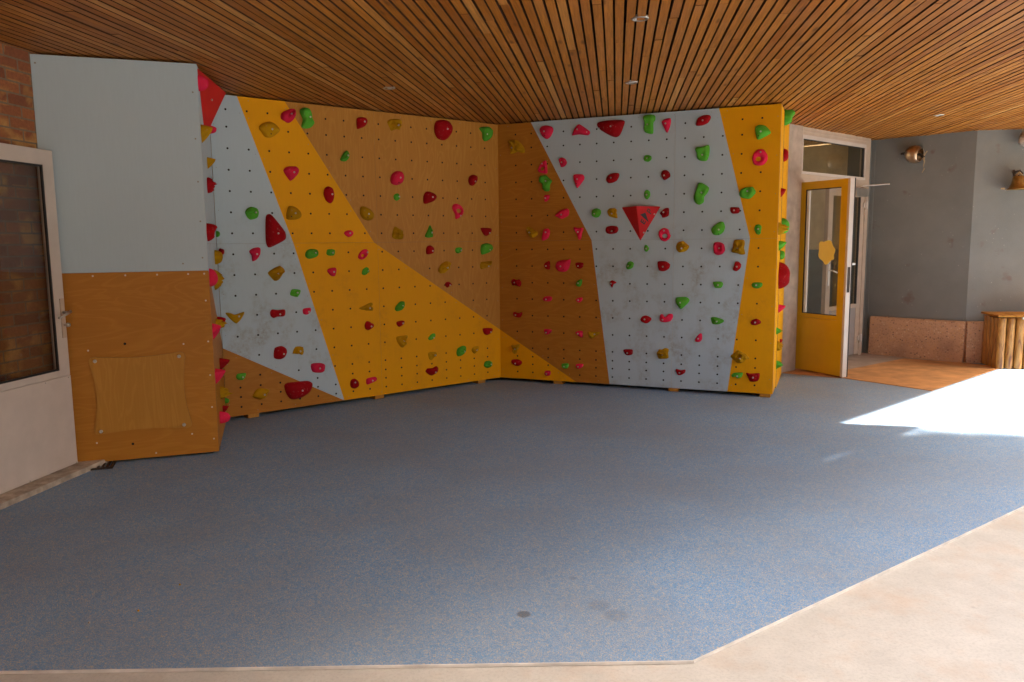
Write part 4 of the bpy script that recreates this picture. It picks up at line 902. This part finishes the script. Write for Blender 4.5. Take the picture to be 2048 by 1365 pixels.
# open left leaf
ang = math.degrees(math.atan2(3.669 - 3.381, 8.651 - 9.249)); PE = Plane((3.381, 9.249), ang=ang)
rel = Matrix.Rotation(-PD.rz, 3, 'Z') @ (PE.at(0, 0, 0) - PD.at(0))
bm = bmesh.new()
LW = .664
box(bm, .0, .07, 0, .055, .02, 2.20); box(bm, .575, LW, 0, .055, .02, 2.20); box(bm, .07, .575, 0, .055, 2.115, 2.20); box(bm, .07, .575, 0, .055, .645, .69)
ol = link('door_leaf', bm, MAT['yel'], dr); ol.location = rel; ol.rotation_euler = (0, 0, PE.rz - PD.rz); ol['label'] = 'open left leaf painted mustard yellow'
bm = bmesh.new(); box(bm, .004, LW - .004, -.003, .052, .022, .642); link('kick_panel', bm, MAT['yel'], ol)
bm = bmesh.new(); box(bm, LW + .0005, LW + .03, -.002, .066, .012, 2.205); box(bm, .08, LW, .056, .07, .012, .645)
link('edge_profile', bm, MAT['wframe'], ol)
bm = bmesh.new(); box(bm, LW + .0305, LW + .034, .012, .05, .96, 1.24); link('lock', bm, MAT['iron'], ol)
bm = bmesh.new(); box(bm, LW + .02, LW + .036, .0665, .074, .012, 2.205); link('edge_gasket', bm, MAT['gasket'], ol)
bm = bmesh.new(); box(bm, .07, .575, .022, .028, .69, 2.115); gp = link('glass_pane', bm, MAT['glass'], ol)
bm = bmesh.new(); box(bm, .07, .082, .002, .02, .69, 2.115); box(bm, .082, .575, .002, .02, 2.105, 2.115); box(bm, .082, .575, .002, .02, .69, .698); link('gasket', bm, MAT['gasket'], ol)
bm = bmesh.new(); box(bm, .092, .125, .002, .021, .70, 2.10); link('white_strip', bm, MAT['white'], ol)  # white upright strip at the hinge side of the glass
SP = [(-.115, .10), (-.09, .125), (-.05, .118), (-.02, .128), (.03, .137), (.06, .12), (.085, .07), (.117, .03), (.10, -.03), (.10, -.075), (.06, -.09), (.02, -.13), (-.02, -.135), (-.05, -.10), (-.10, -.07), (-.12, -.03), (-.112, .03)]
bm = bmesh.new(); prism_xz(bm, [(.39 + p.x, 1.397 + p.y) for p in smooth_outline(SP)], .0185, .0215); link('sticker', bm, MAT['decal'], gp)
bm = bmesh.new(); lathe(bm, [(.0001, .05), (.010, .042), (.016, .0)], Matrix.Translation((.655, .066, 1.27)) @ Matrix.Rotation(-math.pi / 2, 4, 'X') @ Matrix.Scale(7, 4, (0, 1, 0)), 18)
tube(bm, [(.655, .08, 1.27), (.655, .155, 1.27)], .013); tube(bm, [(.665, .155, 1.27), (.58, .155, 1.265)], .011)
link('pull_handle', bm, MAT['white'], ol, True)
for z in (1.99, .26):
    bm = bmesh.new(); tube(bm, [(-.012, -.012, z - .05), (-.012, -.012, z + .05)], .014, 10); link('hinge', bm, MAT['wframe'], ol)

# ------------------------------------------------------------ hall behind the door
bm = bmesh.new()
for (z0, z1, mi) in ((-.01, 1.40, 1), (1.402, 2.84, 0)):
    box(bm, -1.5, 3.1, 3.2, 3.3, z0, z1, mi); box(bm, -1.6, -1.5, .25, 3.3, z0 if mi else 2.4, .9 if mi else z1, mi)
    box(bm, 1.95, 2.05, .02, 3.2, z0, z1, mi); box(bm, .55, .95, 2.0, 3.2, z0, z1, mi)
o = PD.put(link('hall_wall', bm, [MAT['intw'], MAT['intb']])); tag(o, 'beige hall walls over a blue grey dado', kind='structure')
bm = bmesh.new(); box(bm, -1.6, 3.2, .08, 3.3, -.011, .002); tag(PD.put(link('hall_floor', bm, MAT['mat_b'])), 'hall floor', kind='structure')
bm = bmesh.new(); box(bm, -1.6, 3.2, .075, 1.5, 2.86, 3.0); box(bm, 1.0, 3.2, 1.5, 3.35, 2.86, 3.0); box(bm, -1.6, -.5, 1.5, 3.35, 2.86, 3.0)
tag(PD.put(link('hall_ceiling', bm, MAT['intw'])), 'hall ceiling', kind='structure')
bm = bmesh.new(); prism_xz(bm, [(-.12, -.11), (.12, -.11), (.12, .11), (-.12, .11)], 0, .006)
o = link('notice', bm, MAT['green2']); PD.put(o, .40, 1.45, -3.18); tag(o, 'small dark red notice on the hall wall behind the open yellow leaf', 'notice')

# ------------------------------------------------------------ grey wall, aggregate blocks
bm = bmesh.new()
a_ = PG.at(-.14); v = [(0, 0)]
prism_xy(bm, [(p.x, p.y) for p in (PG.at(-.02), PG.at(PG.len), PH.at(4.0), PH.at(4.0, 0, -.25), PG.at(PG.len, 0, -.35), PG.at(-.02, 0, -.25))], -.01, 2.846)
tag(link('grey_wall', bm, MAT['render']), 'rough grey rendered wall bending round behind the log bin', 'wall')
bm = bmesh.new(); p1 = PD.at(1.745, 0, -.02); p2 = PG.at(.0, 0, -.01); p3 = PG.at(-.02, 0, -.3); p4 = PD.at(1.75, 0, -.3)
prism_xy(bm, [(p.x, p.y) for p in (p1, p2, p3, p4)], -.008, 2.843)
c = PG.at(.02, 0, .0); prism_xy(bm, [(q.x, q.y) for q in (PG.at(.0, 0, .012), PG.at(.05, 0, .012), PG.at(.05, 0, -.01), PG.at(.0, 0, -.01))], -.005, 2.842)
tag(link('corner_post', bm, MAT['render']), 'narrow grey strip between the double door and the grey wall', 'corner post')
for pl, u0, u1, lb in ((PG, .09, PG.len + .012, 'long speckled brown stone block along the foot of the grey wall'), (PH, -.010, 1.6, 'speckled brown stone block behind the log bin')):
    bm = bmesh.new()
    prof = [(0, .0), (0, .512), (-.045, .512), (-.062, .490), (-.062, .16), (-.085, .0)]
    A = [bm.verts.new((u0 + .01, y, z)) for y, z in prof]; Bv = [bm.verts.new((u1, y, z)) for y, z in prof]
    bm.faces.new(A[::-1]); bm.faces.new(Bv)
    for i in range(len(prof)): bm.faces.new((A[i], A[(i + 1) % len(prof)], Bv[(i + 1) % len(prof)], Bv[i]))
    bmesh.ops.recalc_face_normals(bm, faces=bm.faces)
    bmesh.ops.bevel(bm, geom=[e_ for e_ in bm.edges if abs(e_.verts[0].co.y - e_.verts[1].co.y) + abs(e_.verts[0].co.z - e_.verts[1].co.z) < 1e-5 and e_.verts[0].co.z > .4], offset=.008, segments=2, affect='EDGES')
    tag(pl.put(link('stone_block', bm, MAT['terrazzo'])), lb, 'stone block', 'speckled stone blocks under the grey wall')

# ------------------------------------------------------------ log bin
PLB = Plane((5.72, 9.145), ang=101.0)
lb = tag(PLB.put(empty('log_bin')), 'bin of varnished upright half logs with a plank lid', 'bin')
first = None
def log(x, y):
    global first
    if first is None:
        bm = bmesh.new(); n = 12
        lathe(bm, [(.0001, .001), (.044, .001), (.0465, .012)] + [(.0465 + .0012 * math.sin(k * 1.7), .012 + .59 * k / 8) for k in range(1, 9)] + [(.043, .606), (.0001, .606)], seg=16)
        o = link('log', bm, MAT['log'], lb, True); first = o
    else:
        o = first.copy(); COL.objects.link(o); o.parent = lb
    o.location = (x, y, 0); o.rotation_euler = (0, 0, random.uniform(0, 6.2)); s = random.uniform(.93, 1.06); o.scale = (s, s, random.uniform(.99, 1.005))
for k in range(11): log(.05 + k * .098, .05)
for k in range(1, 5): log(.05, .05 + k * .098)
bm = bmesh.new(); box(bm, .06, 1.0, .07, .44, .01, .60); link('inner_box', bm, MAT['iron'], lb)
for k in range(6):
    bm = bmesh.new(); box(bm, -.018 + k * .188, -.018 + k * .188 + .183, -.016, .50, .618 + .0006 * (k % 2), .640 + .0006 * (k % 2), bev=.003)
    link('lid_plank', bm, MAT['plyr'], lb)
bm = bmesh.new(); box(bm, .235, .30, -.030, -.017, .596, .622, bev=.002); link('clasp', bm, MAT['steel'], lb)

# ------------------------------------------------------------ bells
def bracket(bm, mi=0): tube(bm, [(0, 0, .0), (0, -.10, .0), (0, -.13, -.02)], .007, 8, mi); box(bm, -.012, .012, -.006, 0, -.04, .04, mi)
b1 = tag(PG.put(empty('round_bell'), PG.len - .675, 2.60), 'dull copper dome bell with a frayed rope on the dark grey wall', 'bell')
bm = bmesh.new()
mt = Matrix.Translation((-.0, -.10, .0)) @ Matrix.Rotation(math.radians(100), 4, 'Y') @ Matrix.Rotation(math.radians(12), 4, 'X')
lathe(bm, [(.0001, -.105), (.03, -.102), (.062, -.088), (.09, -.06), (.106, -.025), (.110, .01), (.104, .045), (.092, .072), (.080, .085), (.074, .083), (.085, .07), (.098, .04), (.10, .0), (.06, -.07), (.0001, -.09)], mt, 32)
link('dome', bm, MAT['copper'], b1, True)
bm = bmesh.new(); tube(bm, [(.04, 0, .0), (.06, -.09, .0)], .012); tube(bm, [(-.10, -.1, .02), (-.16, -.09, .02)], [.02, .012]); box(bm, .02, .06, -.006, 0, -.05, .05); tube(bm, [(.03, -.1, 0), (.10, -.1, -.03), (.115, -.1, -.05)], [.006, .018, .02]); link('bracket', bm, MAT['iron'], b1)
bm = bmesh.new(); tube(bm, [(.115, -.1, -.05), (.125, -.1, -.10), (.118, -.1, -.15), (.128, -.098, -.19), (.105, -.098, -.235)], [.014, .008, .005, .006, .004], 6); tube(bm, [(.115, -.1, -.03), (.15, -.09, .03)], .008, 6); link('rope', bm, MAT['rope'], b1)
b2 = tag(PH.put(empty('brass_bell'), .43, 2.235), 'old flared brass bell hanging on the lighter grey wall', 'bell')
bm = bmesh.new(); lathe(bm, [(.0001, .062), (.052, .062), (.060, .052), (.066, .0), (.078, -.045), (.098, -.078), (.118, -.092), (.118, -.099), (.106, -.099), (.085, -.085), (.06, -.04), (.05, .04), (.0001, .05)], Matrix.Translation((0, -.15, -.025)), 32)
link('bell_body', bm, MAT['brass'], b2, True)
bm = bmesh.new(); tube(bm, [(0, 0, .09), (0, -.15, .09), (0, -.15, .03)], .009); tube(bm, [(-.055, -.15, .035), (-.035, -.15, .09), (.01, -.15, .105), (.045, -.15, .06), (.03, -.15, .035)], .009); tube(bm, [(-.045, -.14, .035), (-.05, -.13, .11)], .014); link('hanger', bm, MAT['iron'], b2)
bm = bmesh.new(); tube(bm, [(-.03, -.15, .04), (.0, -.16, .075), (.035, -.15, .04)], [.014, .018, .014], 7); tube(bm, [(-.13, -.12, -.11), (-.17, -.11, -.105)], [.014, .01], 6); link('rope', bm, MAT['rope'], b2)
b3 = tag(PH.put(empty('hanging_pot'), .50, 2.70), 'pale pot hung by cords under the ceiling at the right edge', 'pot')
bm = bmesh.new(); lathe(bm, [(.0001, -.08), (.05, -.078), (.072, -.05), (.082, .0), (.080, .055), (.074, .055), (.07, .0), (.0001, -.06)], Matrix.Translation((0, -.13, -.0)) @ Matrix.Rotation(.3, 4, 'Y'), 24)
link('pot_body', bm, MAT['clay'], b3, True)
bm = bmesh.new(); tube(bm, [(-.04, -.1, .15), (-.045, -.12, .09), (-.035, -.13, .05)], .005, 6)
ring = [(.06 + .07 * math.cos(t_ * .5), -.20, -.0 + .08 * math.sin(t_ * .5)) for t_ in range(14)]; tube(bm, ring, .006, 6); tube(bm, [(-.05, -.2, -.05), (-.02, -.2, -.11), (.03, -.2, -.09), (.02, -.2, -.03)], .007, 6); link('cord', bm, MAT['rope'], b3)

# small litter on the floor
for i, (x, y, c, lbl) in enumerate(((-1.538, 3.435, 'Y', 'tiny yellow pellet farthest of the three on the dark lower left floor'), (-1.609, 3.181, 'Y', 'tiny bright yellow pellet in the middle of the three on the left floor'), (-1.765, 3.078, 'stone', 'tiny brown pellet nearest the lower left edge of the blue floor'))):
    bm = bmesh.new(); bmesh.ops.create_icosphere(bm, subdivisions=2, radius=.0045)
    for v_ in bm.verts: v_.co *= 1 + .25 * noise.noise(v_.co * 300)
    o = link('pellet', bm, MAT[c], smooth=True); o.location = (x, y, .0035); tag(o, lbl, 'pellet', 'pellets on the floor')

# ------------------------------------------------------------ trees of the yard that shade the near side
def tree(x, y, h, r, seed, lb, n=5200, flat=.75):
    rr = random.Random(seed); root = tag(empty('yard_tree', (x, y, 0)), lb, 'tree', 'trees in the sunny yard')
    bm = bmesh.new(); tube(bm, [(0, 0, -.02), (.05, .02, h * .3), (-.04, .05, h * .62)], [.2, .15, .1], 10)
    for k in range(9):
        a_ = k * 2.4; z0 = h * (.35 + .03 * k); e_ = (math.cos(a_) * r * .75, math.sin(a_) * r * .75, h * .62 + r * .5 * rr.uniform(-.6, .8))
        tube(bm, [(0, 0, z0), (e_[0] * .5, e_[1] * .5, (z0 + e_[2]) / 2 + .2), e_], [.07, .045, .015], 7)
    link('trunk', bm, MAT['bark'], root)
    bm = bmesh.new(); cl_ = [(Vector((rr.gauss(0, 1), rr.gauss(0, 1), rr.gauss(0, 1))).normalized() * rr.uniform(.25, .85)) for _ in range(30)]
    for _ in range(n):
        c_ = rr.choice(cl_); d = Vector((rr.gauss(0, 1), rr.gauss(0, 1), rr.gauss(0, 1))).normalized() * rr.uniform(.1, .42)
        p = (c_ + d); p = Vector((p.x * r, p.y * r, p.z * r * flat + h * .68))
        m = Matrix.Rotation(rr.uniform(0, 6.3), 3, 'Z') @ Matrix.Rotation(rr.uniform(-1, 1), 3, 'X'); s = rr.uniform(.10, .20)
        bm.faces.new([bm.verts.new(p + m @ Vector(q) * s) for q in ((-1, 0, 0), (-.2, -.55, .1), (1, 0, 0), (-.2, .55, .1))])
    link('crown', bm, MAT['leaf'], root)
tree(11.9, .9, 15.5, 3.4, 3, 'tall leafy tree standing nearest the right end of the roof', 8000)
tree(12.7, 2.0, 15.5, 2.1, 13, 'slender leafy tree beside the tree nearest the roof', 9000)
tree(14.5, .3, 15.5, 3.2, 5, 'tall leafy tree farthest out in the yard', 7000)
tree(9.3, -.2, 15.5, 3.4, 8, 'tall leafy tree in the middle of the yard row', 8000)
tree(7.9, -3.3, 15.3, 3.5, 11, 'tall leafy tree nearest the viewer side of the yard', 7000)

bl = tag(empty('rear_light_block', (4, -15, 0)), 'long cream block added behind the viewer to cut low light', 'building')  # unseen block added to hold back low light and give warm fill
bm = bmesh.new(); box(bm, -22, 20, -4, 4, -.1, 7.2); link('wall', bm, MAT['brick2'], bl)
bm = bmesh.new(); box(bm, -22.3, 20.3, -4.3, 4.3, 7.2, 7.5); link('roof', bm, MAT['roof'], bl)
for k in range(13):
    for z in (1.0, 4.4):
        bm = bmesh.new(); box(bm, -20 + k * 3.1, -18.2 + k * 3.1, 4.005, 4.05, z, z + 1.6); wf = link('window', bm, MAT['wframe'], bl)
        bm = bmesh.new(); box(bm, -19.92 + k * 3.1, -18.28 + k * 3.1, 4.052, 4.06, z + .08, z + 1.52); link('pane', bm, MAT['gasket'], wf)

bl = tag(empty('side_light_block', (24, 0, 0)), 'windowless cream block added beyond the trees to cut low side light', 'building')  # second unseen block, added to cut low light from the right
bm = bmesh.new(); box(bm, -3, 6, -20, 18, -.1, 8.0); link('wall', bm, MAT['brick2'], bl)
bm = bmesh.new(); box(bm, -3.3, 6.3, -20.3, 18.3, 8.0, 8.3); link('roof', bm, MAT['roof'], bl)
